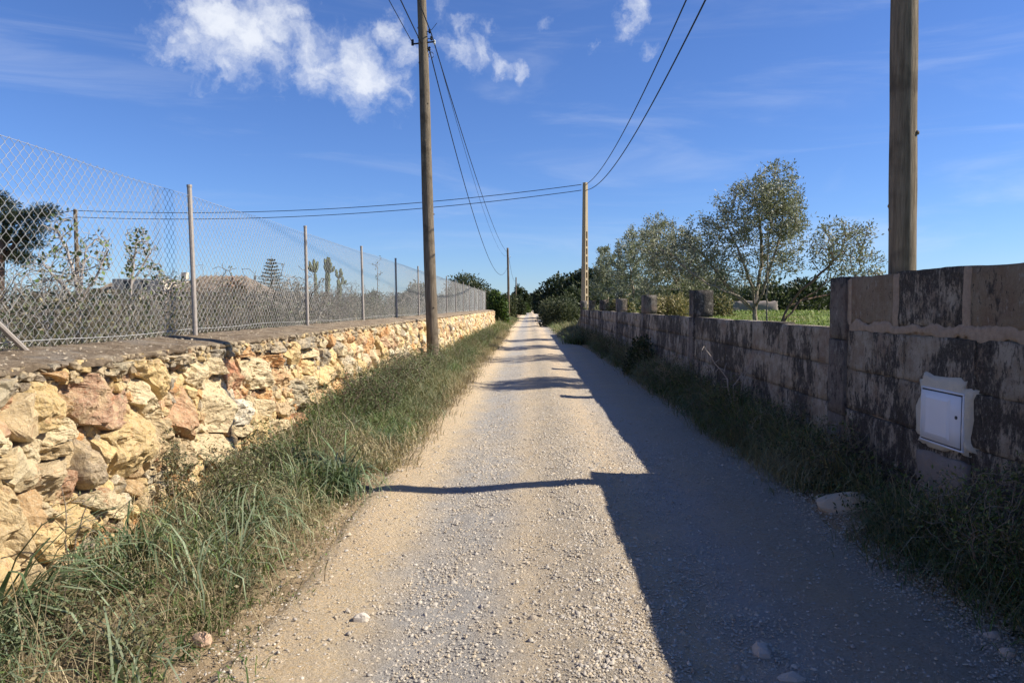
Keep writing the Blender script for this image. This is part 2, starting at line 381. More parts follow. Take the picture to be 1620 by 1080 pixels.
wob = math_n(nt, 'ADD', sx.outputs[0], math_n(nt, 'MULTIPLY', math_n(nt, 'SUBTRACT', noise(nt, 2.6, 6, .7, p), .5), .62))
tt = math_n(nt, 'DIVIDE', math_n(nt, 'ADD', wob, 1.7), 4.4)
SAND, GRY, MIXD = (.66, .48, .27), (.37, .35, .325), (.48, .39, .28)
def xt(x): return (x + 1.7) / 4.4
c = ramp(nt, tt, [(xt(-1.6), (.42, .33, .21)), (xt(-1.2), SAND), (xt(-.92), (.62, .47, .28)), (xt(-.62), GRY), (xt(-.3), GRY), (xt(-.02), (.56, .44, .29)), (xt(.3), (.36, .30, .22)), (xt(.78), (.60, .45, .28)), (xt(1.15), (.40, .365, .325)), (xt(1.6), (.38, .31, .22)), (xt(2.3), (.33, .29, .24))])
g1 = noise(nt, 110, 4, .7, p); v1 = N(nt, 'ShaderNodeTexVoronoi', i_Scale=75.0); L(nt, p, v1.inputs['Vector'])
v2 = N(nt, 'ShaderNodeTexVoronoi', i_Scale=34.0); L(nt, p, v2.inputs['Vector'])
hsv = N(nt, 'ShaderNodeSeparateColor', mode='HSV'); L(nt, v1.outputs['Color'], hsv.inputs[0])
c = mixc(nt, maprange(nt, hsv.outputs[2], .3, 1., 0, .42), c, (.50, .47, .42))
c = mixc(nt, maprange(nt, noise(nt, 45, 5, .75, p), .56, .72, 0, .7), c, (.17, .14, .105))
c = mixc(nt, maprange(nt, noise(nt, .8, 5, .6, p), .42, .7, 0, .35), c, (.57, .44, .28))
L(nt, c, b.inputs['Base Color'])
n1 = bump(nt, b, v1.outputs['Distance'], -.9, .02); n2 = bump(nt, b, g1, .9, .012, n1); bump(nt, b, noise(nt, 30, 6, .75, p), .9, .04, n2)
M['road'] = m
obj('road', mesh('road', np.stack([rx, ryy, rz], 1), grid_faces(len(ry), nu)[:, ::-1], M['road'], smooth=True), kind='structure')

# gravel lying loose on the road: real pebbles, one mass
def pebbles(name, P, S, cols, seed=1, kind='stuff'):
    r = np.random.default_rng(seed); n = len(P)
    base = np.array([(1, 0, -.1), (.2, 1, 0), (-1, .2, .1), (-.2, -1, 0), (.35, .3, .9), (-.4, -.25, .85)], float)
    F = np.array([(0, 1, 4), (1, 2, 4), (2, 5, 4), (2, 3, 5), (3, 0, 5), (0, 4, 5)])
    jit = base[None] * r.uniform(.6, 1.25, (n, 6, 1)) + r.normal(size=(n, 6, 3)) * .12; a = r.uniform(0, 6.28, n); ca, sa = np.cos(a), np.sin(a)
    sc = S[:, None] * np.stack([np.ones(n), r.uniform(.55, 1, n), r.uniform(.45, .9, n)], 1)
    jit = jit * sc[:, None, :]
    X = jit[..., 0] * ca[:, None] - jit[..., 1] * sa[:, None]; Y = jit[..., 0] * sa[:, None] + jit[..., 1] * ca[:, None]
    V = np.stack([X, Y, jit[..., 2]], -1) + P[:, None, :]
    Fa = (F[None] + (np.arange(n) * 6)[:, None, None]).reshape(-1, 3)
    return mesh(name, V.reshape(-1, 3), Fa, M['pebble'], np.repeat(cols, 6, 0))
m, nt, b = new_mat('pebble', .9, .15); p = posn(nt)
L(nt, mixc(nt, noise(nt, 60, 4, .6, p), attr(nt), (.42, .36, .28), 'MIX'), b.inputs['Base Color']); bump(nt, b, noise(nt, 150, 5, .7, p), .5, .005); M['pebble'] = m
def scatter_gravel(n, y0, y1, smin, smax, seed):
    r = np.random.default_rng(seed)
    y = y0 + (y1 - y0) * r.random(n * 3) ** 1.5; lo, hi = road_edges(y); x = lo - .1 + (hi - lo + .2) * r.random(n * 3)
    dens = .13 + 1.0 * np.exp(-((x - .42) / .28) ** 2) + .60 * np.exp(-((x + .45) / .30) ** 2) + .6 * np.exp(-((x - 1.05) / .22) ** 2) + .9 * np.exp(-((x - 2.25) / .2) ** 2) - .06 * np.exp(-((x + 1.1) / .2) ** 2) - .06 * np.exp(-((x - .8) / .15) ** 2)
    dens *= .55 + .9 * np.clip(fb2(x * 2.2, y * 1.2, 41) + .4, 0, 1)
    k = r.random(n * 3) < dens; x, y = x[k][:n], y[k][:n]; s = smin + (smax - smin) * r.random(len(x)) ** 3.5
    z = gz(x, y) + .012 + .018 * fb2(x * 1.6, y * .9, 31, 3) + s * .12
    g = r.random((len(x), 1)); cols = np.where(g < .5, np.array([[.40, .375, .345]]), np.where(g < .8, np.array([[.50, .41, .29]]), np.where(g < .92, np.array([[.60, .555, .48]]), np.array([[.24, .19, .14]])))) * r.uniform(.75, 1.15, (len(x), 1))
    return np.stack([x, y, z], 1), s, cols
a = scatter_gravel(80000, 2.2, 8.5, .003, .0125, 5); b2 = scatter_gravel(26000, 7, 24, .006, .018, 6); c3 = scatter_gravel(5200, 2.3, 10, .007, .022, 9)
P, S, Cc = [np.concatenate(q) for q in zip(a, b2, c3)]
props(obj('road_gravel', pebbles('road_gravel', P, S, Cc)), 'loose grey and tan gravel strewn over the track', 'gravel', None, 'stuff')

# single larger stones
def unit_(v): return v / (np.linalg.norm(v) + 1e-9)
def rock(name, loc, rad, flat, col, seed, label, n=14, group=None):
    V = []; F = []
    th = np.linspace(0, np.pi, n // 2 + 2); ph = np.linspace(0, 2 * np.pi, n, endpoint=False)
    for a_ in th:
        for b_ in ph: V.append((math.sin(a_) * math.cos(b_), math.sin(a_) * math.sin(b_), math.cos(a_)))
    V = np.array(V); k = 1 + .45 * fbm(V * 1.4 + seed, seed, 3)
    for q in range(9):
        dd = unit_(np.array([fbm(np.array([[q * 3.1, seed, 1.]]), 3, 1)[0], fbm(np.array([[q * 5.7, seed, 2.]]), 4, 1)[0], abs(fbm(np.array([[q * 4.3, seed, 3.]]), 5, 1)[0])])); k = np.minimum(k, .78 / np.maximum(V @ dd, .05))
    V = V * k[:, None]; V = V * np.array([rad[0], rad[1], rad[2]]); m_ = len(th)
    V = V + .06 * min(rad) * np.stack([fbm(V / min(rad) * 2 + seed, seed + q, 3) for q in (1, 2, 3)], 1)
    F = [(i * n + j, (i + 1) * n + j, (i + 1) * n + (j + 1) % n, i * n + (j + 1) % n) for i in range(m_ - 1) for j in range(n)]
    o = obj(name, mesh(name, V, F, M['pebble'], np.tile(col, (len(V), 1)), False), None, loc)
    return props(o, label, 'stone', group)
PALE, YEL, ORG, RED, GRYS = (.65, .53, .33), (.65, .47, .22), (.55, .28, .11), (.43, .20, .11), (.30, .26, .20)
def on_ground(px, py, lift):
    q = atZ(px, py, .03); return (q[0], q[1], ground_z(q[0], q[1]) + lift)
rock('stone', on_ground(572, 964, .03), (.05, .035, .03), 1, (.62, .58, .52), 3, 'white stone alone on the sandy left wheel track')
rock('stone', on_ground(320, 1010, .03), (.055, .04, .045), 1, (.55, .32, .2), 5, 'reddish white stone at the edge of the left grass verge')
rock('boulder', on_ground(1345, 808, .005), (.26, .16, .12), 1, (.50, .40, .29), 8, 'broad flat boulder half sunk beside the right verge grass', 22)
rock('stone', on_ground(1205, 1028, .02), (.045, .06, .03), 1, (.46, .42, .38), 9, 'largest pale stone in the cluster on the shaded track')
rock('stone', on_ground(1252, 1070, .02), (.06, .035, .025), 1, (.44, .40, .36), 10, 'pale stone nearest the camera in the shaded cluster')
rock('stone', on_ground(1208, 1018, .015), (.03, .025, .02), 1, (.44, .40, .36), 12, 'small round pale stone at the back of the shaded cluster')
rock('stone', on_ground(1594, 1035, .02), (.045, .035, .03), 1, (.42, .37, .33), 13, 'rounded stone at the right verge edge nearest the camera')
rock('stone', on_ground(1572, 1008, .02), (.05, .03, .025), 1, (.40, .36, .33), 14, 'flat stone behind the rounded one at right verge edge')
rock('stone', on_ground(843, 973, .012), (.028, .022, .018), 1, (.19, .155, .12), 15, 'small dark stone in the middle of the sunlit track')

# ------------------------------------------------------------------ left: rubble stone wall
wall = empty('stone_wall', (WL, 5, 0), 'long rubble wall of yellow limestone along the left verge', 'wall')
WOFF = np.array([WL, 5, 0.0])
ZT = 1.235
def wall_x(z): return WL + .09 * (1.2 - np.asarray(z))           # slight batter
def stone_mesh(poly, D, col, seed, m=34, rings=9, set_back=0.0, rough=1.0, pits=.5, lite=False):
    r = np.random.default_rng(seed); poly = np.asarray(poly, float)
    if np.sum(poly[:, 0] * np.roll(poly[:, 1], -1) - np.roll(poly[:, 0], -1) * poly[:, 1]) < 0: poly = poly[::-1]
    for _ in range(1):                                             # cut corners once
        nx = np.roll(poly, -1, 0); poly = np.stack([poly * .90 + nx * .10, poly * .10 + nx * .90], 1).reshape(-1, 2)
    cl = np.concatenate([poly, poly[:1]]); seg = np.linalg.norm(np.diff(cl, axis=0), axis=1); s_ = np.concatenate([[0], np.cumsum(seg)])
    tt_ = np.linspace(0, s_[-1], m, endpoint=False); b_ = np.stack([np.interp(tt_, s_, cl[:, k]) for k in (0, 1)], 1)
    c_ = b_.mean(0); size = np.sqrt(((b_ - c_) ** 2).sum(1)).mean()
    b_ = c_ + (b_ - c_) * (1 + .07 * (0 * tt_ if lite else fbm(np.stack([b_[:, 0] * 9, b_[:, 1] * 9, np.full(m, seed * 1.7)], 1), seed, 3)))[:, None]
    ts = np.concatenate([np.linspace(0, .8, rings - 3)[1:], [.9, .965, 1.0]])
    U = [c_[None]] + [c_ + (b_ - c_) * t_ for t_ in ts]; T = np.concatenate([[0]] + [np.full(m, t_) for t_ in ts]); U = np.concatenate(U)
    h = D * np.clip(1 - T ** 8, 0, 1) ** .5
    for _ in range(7):                                             # broken facets
        an = r.uniform(0, 6.28); sl = r.uniform(.1, 1.1); off = D * r.uniform(.75, 1.25)
        pl = off - sl * ((U[:, 0] - c_[0]) * math.cos(an) + (U[:, 1] - c_[1]) * math.sin(an)); h = np.minimum(h, np.maximum(pl, -.02))
    P3 = np.stack([U[:, 0], U[:, 1], np.full(len(U), seed * 3.3)], 1)
    if lite: h = h + .35 * D * fbm(P3 * 7, seed, 2) + .02 * vnoise(P3 * 30, seed + 5)
    else: h = h + rough * (.30 * D * fbm(P3 * 6, seed, 3) + .026 * (.5 - np.abs(fbm(P3 * 11, seed + 5, 3)) * 2) + .022 * fbm(P3 * 34, seed + 9, 3))
    pn = -1 if lite else fbm(P3 * 24, seed + 13, 2); h = h - pits * .09 * np.clip(pn - .18, 0, .5) * 2 * rough
    h[T == 1.0] -= .05
    z = U[:, 1]; X = wall_x(z) + h - .05 - set_back
    V = np.stack([X, U[:, 0], z], 1)
    back = np.stack([wall_x(b_[:, 1]) - .22, b_[:, 0], b_[:, 1]], 1); V = np.concatenate([V, back])
    k = len(ts); F = [(0, 1 + j, 1 + (j + 1) % m) for j in range(m)]
    for q in range(k):
        o0 = 1 + q * m; o1 = 1 + (q + 1) * m
        F += [(o0 + j, o1 + j, o1 + (j + 1) % m, o0 + (j + 1) % m) for j in range(m)]
    cc = np.tile(np.asarray(col, float) * r.uniform(.85, 1.12), (len(V), 1))
    return V, F, cc
def wp(lst, sx_, ox, oy):
    out = []
    for x, y in lst:
        q = atX(ox + x / sx_, oy + y / sx_, WL + .05); out.append((q[1], q[2]))
    return out
A_, Z2, C_ = (5.4, 0, 560), (2.7, 0, 500), (5.4, 300, 520)
traced = [
 (A_, GRYS, .13, [(-120,130),(0,150),(100,140),(250,150),(370,190),(330,260),(200,330),(100,360),(0,400),(-120,400)]),
 (A_, YEL, .15, [(400,130),(530,240),(500,330),(510,560),(420,640),(300,710),(190,590),(200,500),(300,320),(370,220)]),
 (A_, ORG, .13, [(420,80),(500,60),(600,80),(680,140),(670,220),(600,230),(530,230),(450,140)]),
 (A_, YEL, .11, [(680,80),(780,60),(900,80),(900,150),(850,165),(760,150),(680,130)]),
 (A_, (.44,.37,.25), .13, [(910,50),(1000,40),(1210,20),(1215,100),(1170,150),(1080,190),(980,180),(910,120)]),
 (A_, YEL, .12, [(1215,0),(1300,10),(1340,120),(1320,220),(1240,170),(1215,90)]),
 (A_, (.46,.27,.17), .20, [(540,290),(680,210),(800,170),(940,180),(1100,230),(1130,280),(1040,370),(970,500),(850,600),(760,590),(700,480),(640,360)]),
 (A_, PALE, .12, [(1110,190),(1200,160),(1300,230),(1340,260),(1400,330),(1450,450),(1450,530),(1310,600),(1290,450),(1200,400),(1210,300)]),
 (A_, YEL, .15, [(1340,100),(1410,40),(1450,200),(1455,440),(1400,330),(1350,260),(1340,170)]),
 (A_, (.50,.31,.15), .11, [(510,350),(570,320),(640,380),(690,480),(690,560),(600,540),(520,490)]),
 (A_, PALE, .14, [(-150,500),(0,500),(60,480),(170,560),(160,700),(110,820),(0,860),(-150,860)]),
 (A_, RED, .08, [(20,420),(100,370),(210,360),(210,430),(190,540),(120,490),(30,460)]),
 (A_, (.50,.30,.2), .09, [(900,590),(1000,500),(1100,370),(1180,300),(1210,400),(1150,480),(1100,600),(1000,640),(960,640)]),
 (A_, YEL, .17, [(1010,640),(1120,560),(1230,430),(1295,450),(1290,600),(1270,800),(1250,920),(1180,1040),(1080,1080),(1000,1040),(980,800),(930,700)]),
 (A_, PALE, .10, [(500,560),(600,540),(690,580),(830,650),(850,760),(760,720),(680,690),(560,740),(480,790),(380,720),(420,650)]),
 (A_, PALE, .11, [(230,740),(330,720),(400,800),(400,880),(300,920),(220,870)]),
 (A_, (.58,.44,.24), .12, [(-140,890),(0,890),(120,850),(220,870),(260,960),(250,1020),(130,1060),(-140,1080)]),
 (A_, (.54,.40,.22), .12, [(400,800),(500,790),(640,720),(700,740),(600,830),(480,900),(400,890)]),
 (Z2, (.46,.36,.22), .15, [(75,715),(190,650),(330,580),(370,560),(360,620),(270,690),(220,760),(130,820),(85,790)]),
 (Z2, (.40,.31,.21), .12, [(350,600),(380,470),(420,520),(440,640),(460,680),(370,740),(340,690)]),
 (Z2, PALE, .11, [(95,830),(220,750),(250,820),(230,850),(120,890)]),
 (Z2, (.58,.43,.23), .15, [(-60,700),(0,710),(60,730),(75,850),(100,960),(105,1060),(0,1080),(-60,1080)]),
 (Z2, YEL, .13, [(100,900),(230,860),(250,960),(230,1030),(140,1050),(105,990)]),
 (Z2, (.44,.25,.15), .07, [(240,720),(330,650),(350,750),(300,800),(245,790)]),
 (Z2, PALE, .13, [(360,760),(430,730),(475,760),(460,820),(400,830),(350,800)]),
 (Z2, YEL, .12, [(250,840),(350,800),(430,850),(420,920),(300,980),(250,960)]),
 (Z2, PALE, .10, [(470,760),(560,760),(570,830),(520,870),(450,850)]),
 (Z2, (.48,.28,.16), .14, [(735,290),(800,280),(860,350),(875,420),(890,480),(840,540),(790,500),(740,430)]),
 (Z2, YEL, .12, [(420,470),(480,480),(500,600),(490,720),(450,650),(440,560)]),
 (Z2, (.52,.42,.28), .12, [(720,110),(800,105),(860,140),(840,190),(760,210),(710,180)]),
 (Z2, (.50,.38,.22), .12, [(650,440),(720,440),(760,520),(740,640),(660,680),(640,560)]),
 (Z2, (.52,.40,.24), .12, [(770,520),(835,545),(850,620),(820,690),(760,650)]),
 (C_, PALE, .17, [(160,510),(240,430),(300,420),(390,470),(410,540),(400,620),(430,750),(380,850),(300,880),(180,860),(140,750),(170,640)]),
 (C_, (.66,.60,.48), .13, [(440,610),(500,600),(555,640),(555,730),(500,800),(400,840),(430,730)]),
 (C_, PALE, .17, [(70,960),(180,910),(300,890),(400,950),(430,1020),(400,1100),(330,1200),(250,1230),(150,1150),(80,1040)]),
 (C_, PALE, .13, [(190,260),(260,245),(320,270),(370,300),(360,370),(290,390),(210,370),(180,310)]),
 (C_, PALE, .11, [(40,290),(110,260),(180,290),(230,400),(200,470),(120,510),(60,440)]),
 (C_, GRYS, .12, [(160,110),(280,100),(370,120),(380,210),(310,260),(230,240),(180,220)]),
 (C_, RED, .06, [(380,240),(460,230),(480,400),(570,520),(590,570),(480,590),(420,570),(410,450),(380,390)]),  # the right pole's shadow band, put in as a thin dark red stone
 (C_, ORG, .10, [(460,140),(560,110),(640,180),(620,230),(540,240),(470,240)]),
 (C_, PALE, .15, [(500,290),(600,250),(700,280),(760,360),(750,460),(680,480),(580,520),(520,400)]),
 (C_, (.52,.34,.18), .12, [(770,350),(850,310),(920,360),(910,460),(850,540),(760,480)]),
 (C_, GRYS, .12, [(730,110),(880,70),(880,190),(820,210),(730,200)]),
 (C_, YEL, .13, [(890,110),(950,120),(950,260),(910,310),(880,230)]),
 (C_, ORG, .10, [(720,230),(860,210),(870,290),(780,330),(730,290)]),
 (C_, YEL, .11, [(960,290),(1100,250),(1110,400),(1040,400),(1000,350)]),
 (C_, YEL, .14, [(1110,260),(1250,210),(1280,330),(1240,470),(1140,480),(1110,380)]),
 (C_, (.46,.40,.28), .15, [(890,470),(940,440),(1000,490),(1040,570),(1030,680),(960,660),(900,640)]),
 (C_, PALE, .10, [(1020,400),(1090,430),(1100,560),(1050,560),(1010,480)]),
 (C_, PALE, .13, [(560,600),(650,600),(760,650),(770,740),(680,770),(580,700)]),
 (C_, (.52,.38,.22), .11, [(780,640),(880,620),(890,700),(800,760),(770,720)]),
 (C_, YEL, .15, [(550,750),(640,750),(710,850),(720,950),(690,1040),(580,1020),(530,930)]),
 (C_, PALE, .12, [(720,790),(800,770),(870,830),(840,890),(740,890)]),
 (C_, RED, .11, [(880,740),(960,710),(1020,790),(980,870),(900,870)]),
 (C_, (.54,.36,.2), .12, [(1110,510),(1220,500),(1240,600),(1180,640),(1110,600)]),
 (C_, PALE, .10, [(970,210),(1120,160),(1210,160),(1190,210),(1080,240),(970,260)]),
 (C_, GRYS, .10, [(960,100),(1060,60),(1180,60),(1200,140),(1060,160),(960,180)]),
 (C_, (.54,.40,.24), .11, [(1240,110),(1370,70),(1380,220),(1300,230),(1240,180)]),
 (C_, PALE, .10, [(440,810),(550,830),(530,920),(430,920)]),
 (C_, GRYS, .09, [(640,120),(700,100),(720,200),(660,200)]),
 (C_, PALE, .11, [(1060,670),(1180,650),(1230,720),(1150,800),(1070,800)]),
 (C_, ORG, .10, [(600,560),(700,520),(760,600),(650,600)]),
 (C_, PALE, .10, [(60,120),(150,130),(170,210),(90,260),(0,240),(-20,160)]),
 (C_, (.5,.38,.22), .10, [(1120,540),(1050,590),(1090,650),(1180,640)]),
]
def place_stone(poly, D, col, seed, **kw):
    V, F, cc = stone_mesh(poly, D, col, seed, **kw); c_ = V.mean(0)
    o = obj('stone', mesh('stone', V - c_, F, M['stone'], cc, False), wall, c_ - WOFF); return o
tc_list = []
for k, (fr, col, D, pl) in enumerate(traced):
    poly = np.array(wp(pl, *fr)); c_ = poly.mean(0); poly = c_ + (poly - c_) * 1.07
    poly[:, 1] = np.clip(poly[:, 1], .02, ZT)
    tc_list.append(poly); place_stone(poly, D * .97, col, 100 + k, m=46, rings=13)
def inside(pt, poly):
    x, y = pt; c = False; j = len(poly) - 1
    for i in range(len(poly)):
        if (poly[i][1] > y) != (poly[j][1] > y) and x < (poly[j][0] - poly[i][0]) * (y - poly[i][1]) / (poly[j][1] - poly[i][1]) + poly[i][0]: c = not c
        j = i
    return c
def voronoi(pts, y0, y1, z0, z1, asp=1.15):
    Q = pts * np.array([1, asp]); cells = []
    for i in range(len(Q)):
        d = ((Q - Q[i]) ** 2).sum(1); nb = np.argsort(d)[1:17]; poly = [(y0, z0 * asp), (y1, z0 * asp), (y1, z1 * asp), (y0, z1 * asp)]
        for j in nb:
            mid = (Q[i] + Q[j]) / 2; n_ = Q[j] - Q[i]; out = []
            for a_ in range(len(poly)):
                p1, p2 = np.array(poly[a_]), np.array(poly[(a_ + 1) % len(poly)]); s1, s2 = (p1 - mid) @ n_, (p2 - mid) @ n_
                if s1 <= 0: out.append(tuple(p1))
                if s1 * s2 < 0: out.append(tuple(p1 + (p2 - p1) * s1 / (s1 - s2)))
            poly = out
            if len(poly) < 3: break
        cells.append(np.array(poly) / np.array([1, asp]) if len(poly) >= 3 else None)
    return cells
PALETTE = [PALE, PALE, YEL, YEL, (.56, .42, .24), (.50, .33, .17), ORG, (.44, .26, .16), GRYS, (.45, .38, .26), (.62, .54, .40)]
Y_TR = 9.45; Y_IND = 17.4; Y_END = 53.8
def jitter_sites(y0, y1, z0, z1, s0, seed):
    r = np.random.default_rng(seed); n = int(1500 * (y1 - y0) * (.25 / s0) ** 2 / 3)
    Q = np.stack([r.uniform(y0, y1, n), r.uniform(z0, z1, n)], 1); S_ = s0 * r.uniform(.5, 1.4, n); keep = np.zeros((0, 2)); ks = np.zeros(0); cell = {}
    for q, s_ in zip(Q, S_):
        ci = int(q[0] / .5); ok = True
        for c_ in (ci - 1, ci, ci + 1):
            for (a_, b_, t_) in cell.get(c_, ()):
                if (q[0] - a_) ** 2 + (q[1] - b_) ** 2 < ((s_ + t_) * .5) ** 2: ok = False; break
            if not ok: break
        if ok: cell.setdefault(ci, []).append((q[0], q[1], s_))
    return np.array([(a_, b_) for v in cell.values() for (a_, b_, _) in v])
# single stones carry on from the traced ones, then one joined mass farther down the lane
k = 0; seg_y = Y_TR - .25
pts = jitter_sites(Y_TR - .2, Y_IND, .03, ZT - .02, .225, 61)
for poly in voronoi(pts, Y_TR - .25, Y_IND, .0, ZT):
    if poly is None: continue
    c_ = poly.mean(0); poly = c_ + (poly - c_) * .97
    place_stone(poly, rng.uniform(.08, .16), random.choice(PALETTE), 300 + k, m=22, rings=7); k += 1
n_ind = k + len(traced)
far = MB()
for (ya, yb, sz, mm, rr, sd) in ((Y_IND, 28, .22, 14, 5, 62), (28, Y_END, .24, 10, 4, 63), (-3.0, 3.75, .24, 14, 5, 64)):
    for poly in voronoi(jitter_sites(ya, yb, .03, ZT - .02, sz, sd), ya, yb, 0, ZT):
        if poly is None: continue
        c_ = poly.mean(0); V, F, cc = stone_mesh(c_ + (poly - c_) * .97, rng.uniform(.08, .17), random.choice(PALETTE), 900 + k, m=mm, rings=rr, lite=True); k += 1
        far.add(V - WOFF, F, cc)
# small rubble packed into the gaps of the near face
fill = MB()
for poly in voronoi(jitter_sites(3.5, Y_TR + .1, .02, ZT, .10, 66), 3.5, Y_TR, 0, ZT + .01):
    if poly is None: continue
    c_ = poly.mean(0); V, F, cc = stone_mesh(c_ + (poly - c_) * .96, rng.uniform(.05, .085), random.choice(PALETTE), 2000 + k, m=10, rings=4, set_back=.055, lite=True); k += 1
    fill.add(V - WOFF, F, cc)
for poly in voronoi(jitter_sites(-3, 20, ZT - .075, ZT + .035, .062, 67), -3, 20, ZT - .085, ZT + .045):   # pebbly lip under the coping
    if poly is None: continue
    c_ = poly.mean(0); V, F, cc = stone_mesh(c_ + (poly - c_) * .95, rng.uniform(.05, .10), random.choice([GRYS, (.33, .27, .19), (.42, .33, .21), YEL, (.24, .19, .14)]), 6000 + k, m=8, rings=4, set_back=.005, lite=True); k += 1
    fill.add(V - WOFF, F, cc)
o = far.build('far_stone', M['stone'], wall, smooth=False); o['kind'] = 'stuff'
o = fill.build('gap_rubble', M['stone'], wall, smooth=False); o['kind'] = 'stuff'
core = MB(); core.box((WL - .56 - WOFF[0], -3 - 5, -.1), (WL - .15 - WOFF[0], Y_END - 5, 1.235)); core.build('wall_core', M['core'], wall)
# coping: a rough sheet of sandy concrete, lumpy at its front lip
cy = np.concatenate([np.arange(-3, 3, .1), np.arange(3, 14, .035), np.arange(14, 30, .12), np.arange(30, Y_END + .1, .5)])
prof = [(-.66, .75), (-.64, 1.27), (-.53, 1.335), (-.40, 1.326), (-.28, 1.312), (-.18, 1.302), (-.11, 1.294), (-.055, 1.288), (-.02, 1.282), (.0, 1.274), (.012, 1.262), (.008, 1.248), (-.02, 1.236), (-.08, 1.225)]
pv = np.array(prof); V = np.zeros((len(cy), len(pv), 3)); V[..., 0] = WL + pv[:, 0]; V[..., 1] = cy[:, None]; V[..., 2] = pv[:, 1]
Vf = V.reshape(-1, 3); lip = np.tile(np.clip((pv[:, 0] + .13) / .12, 0, 1), len(cy)) * np.tile((np.arange(len(pv)) > 5), len(cy))
Vf[:, 0] += lip * (.06 * fbm(Vf * 5, 71, 3) + .05 * fbm(Vf * 22, 72, 3) - .012); Vf[:, 2] += .014 * fbm(Vf * 5, 73, 4) + .010 * fbm(Vf * 24, 75, 3) + lip * (.022 * fbm(Vf * 16, 74, 3))
obj('coping', mesh('coping', Vf - WOFF, grid_faces(len(cy), len(pv)), M['coping'], smooth=True), wall)

r = np.random.default_rng(88); n = 2600; y_ = 3 + 16 * r.random(n) ** 1.3; x_ = WL - .62 + .6 * r.random(n); zt_ = np.interp(x_ - WL, [-.64, -.53, -.28, -.055, 0], [1.30, 1.335, 1.312, 1.288, 1.274]); sz_ = .003 + .012 * r.random(n) ** 4
o = obj('coping_grit', pebbles('coping_grit', np.stack([x_, y_, zt_ + .003], 1) - WOFF, sz_, np.array([.36, .29, .2]) * r.uniform(.5, 1.3, (n, 1)), 89), wall); o['kind'] = 'stuff'

# ------------------------------------------------------------------ chain-link fence on the wall
FX = -3.14; FZ0 = 1.345; FZ1 = 2.643; BAY = 3.42; Y0 = 6.68
fence = empty('chain_link_fence', (FX, Y0, FZ0), 'galvanised chain link fence on steel posts along the wall top', 'fence')
def panel_mesh(width, height, pitch, rad, bulge=.0, name='mesh_panel', mat=None):
    half = pitch / 2; nw = int(round(width / half)); ns = int(height / half); r = np.random.default_rng(11)
    z = np.arange(ns + 1) * half; V = []; F = []
    ang = np.array([0, 2.094, 4.188]); base = 0
    for w in range(nw):
        y = w * half + np.where((np.arange(ns + 1) + w) % 2 == 0, 0, half)
        x = np.where((np.arange(ns + 1)) % 2 == 0, .004, -.004) * (1 if w % 2 else -1) + bulge * np.sin(np.pi * y / width) * np.sin(np.pi * z / height)
        zz = z + .006 * np.sin(y * 1.3 + 1) + .012 * np.sin(y * .75) * z / height
        c_ = np.stack([x, y, zz], 1)
        ring = c_[:, None, :] + rad * np.stack([np.cos(ang), np.sin(ang), 0 * ang], 1)[None]
        V.append(ring.reshape(-1, 3))
        i = np.arange(ns)[:, None] * 3; j = np.arange(3)[None, :]; jn = (j + 1) % 3
        F.append((np.stack([i + j, i + jn, i + 3 + jn, i + 3 + j], -1).reshape(-1, 4)) + base); base += len(ring) * 3
    return mesh(name, np.concatenate(V), np.concatenate(F), mat or M['galv'])
pm = panel_mesh(BAY, FZ1 - FZ0, .0814, .0019, .03)
postb = MB(); hp = FZ1 + .05 - 1.28
postb.tube([(0, 0, 0), (0, 0, hp)], .021, 10); postb.tube([(0, 0, hp - .002), (0, 0, hp + .02)], .024, 10)
post_me = mesh('post', np.concatenate(postb.V), postb.F, M['postm'], smooth=False)
for k in range(-3, 14):
    y = Y0 + k * BAY
    if y > 51.6: break
    o = obj('post', post_me, fence, (.035, y - Y0, 1.28 - FZ0)); o.rotation_euler = (random.uniform(-.008, .008), -.012 + random.uniform(-.008, .008), 0)
    if y + BAY < 51.8: obj('mesh_panel', pm, fence, (0, y - Y0, .0))
yl = Y0 + 13 * BAY
for nm, zz in (('top_wire', FZ1 - .03), ('bottom_wire', FZ0 + .04)):
    w = MB(); yy = np.arange(Y0 - 3 * BAY, 51.2, .35)
    w.tube(np.stack([0 * yy + .006, yy - Y0, zz - FZ0 + .01 * np.sin(yy * .9) + .006 * np.sin(yy * 3.1)], 1), (.0016 if nm == 'top_wire' else .0026), 5); w.build(nm, M['galv'], fence)
w = MB(); w.tube([(.04, -BAY + .05, .8), (.045, 4.40 - Y0, -.03)], .017, 8); w.build('brace', M['postm'], fence)
w = MB(); w.box((-.02, 4.28 - Y0, -.075), (.11, 4.50 - Y0, -.022)); w.build('brace_foot', M['plaster'], fence)
sp = panel_mesh(.12, .80, .0814, .0015, 0, 'splice_strip', M['galvd']); obj('splice_strip', sp, fence, (.016, 6.0 - Y0, .46))

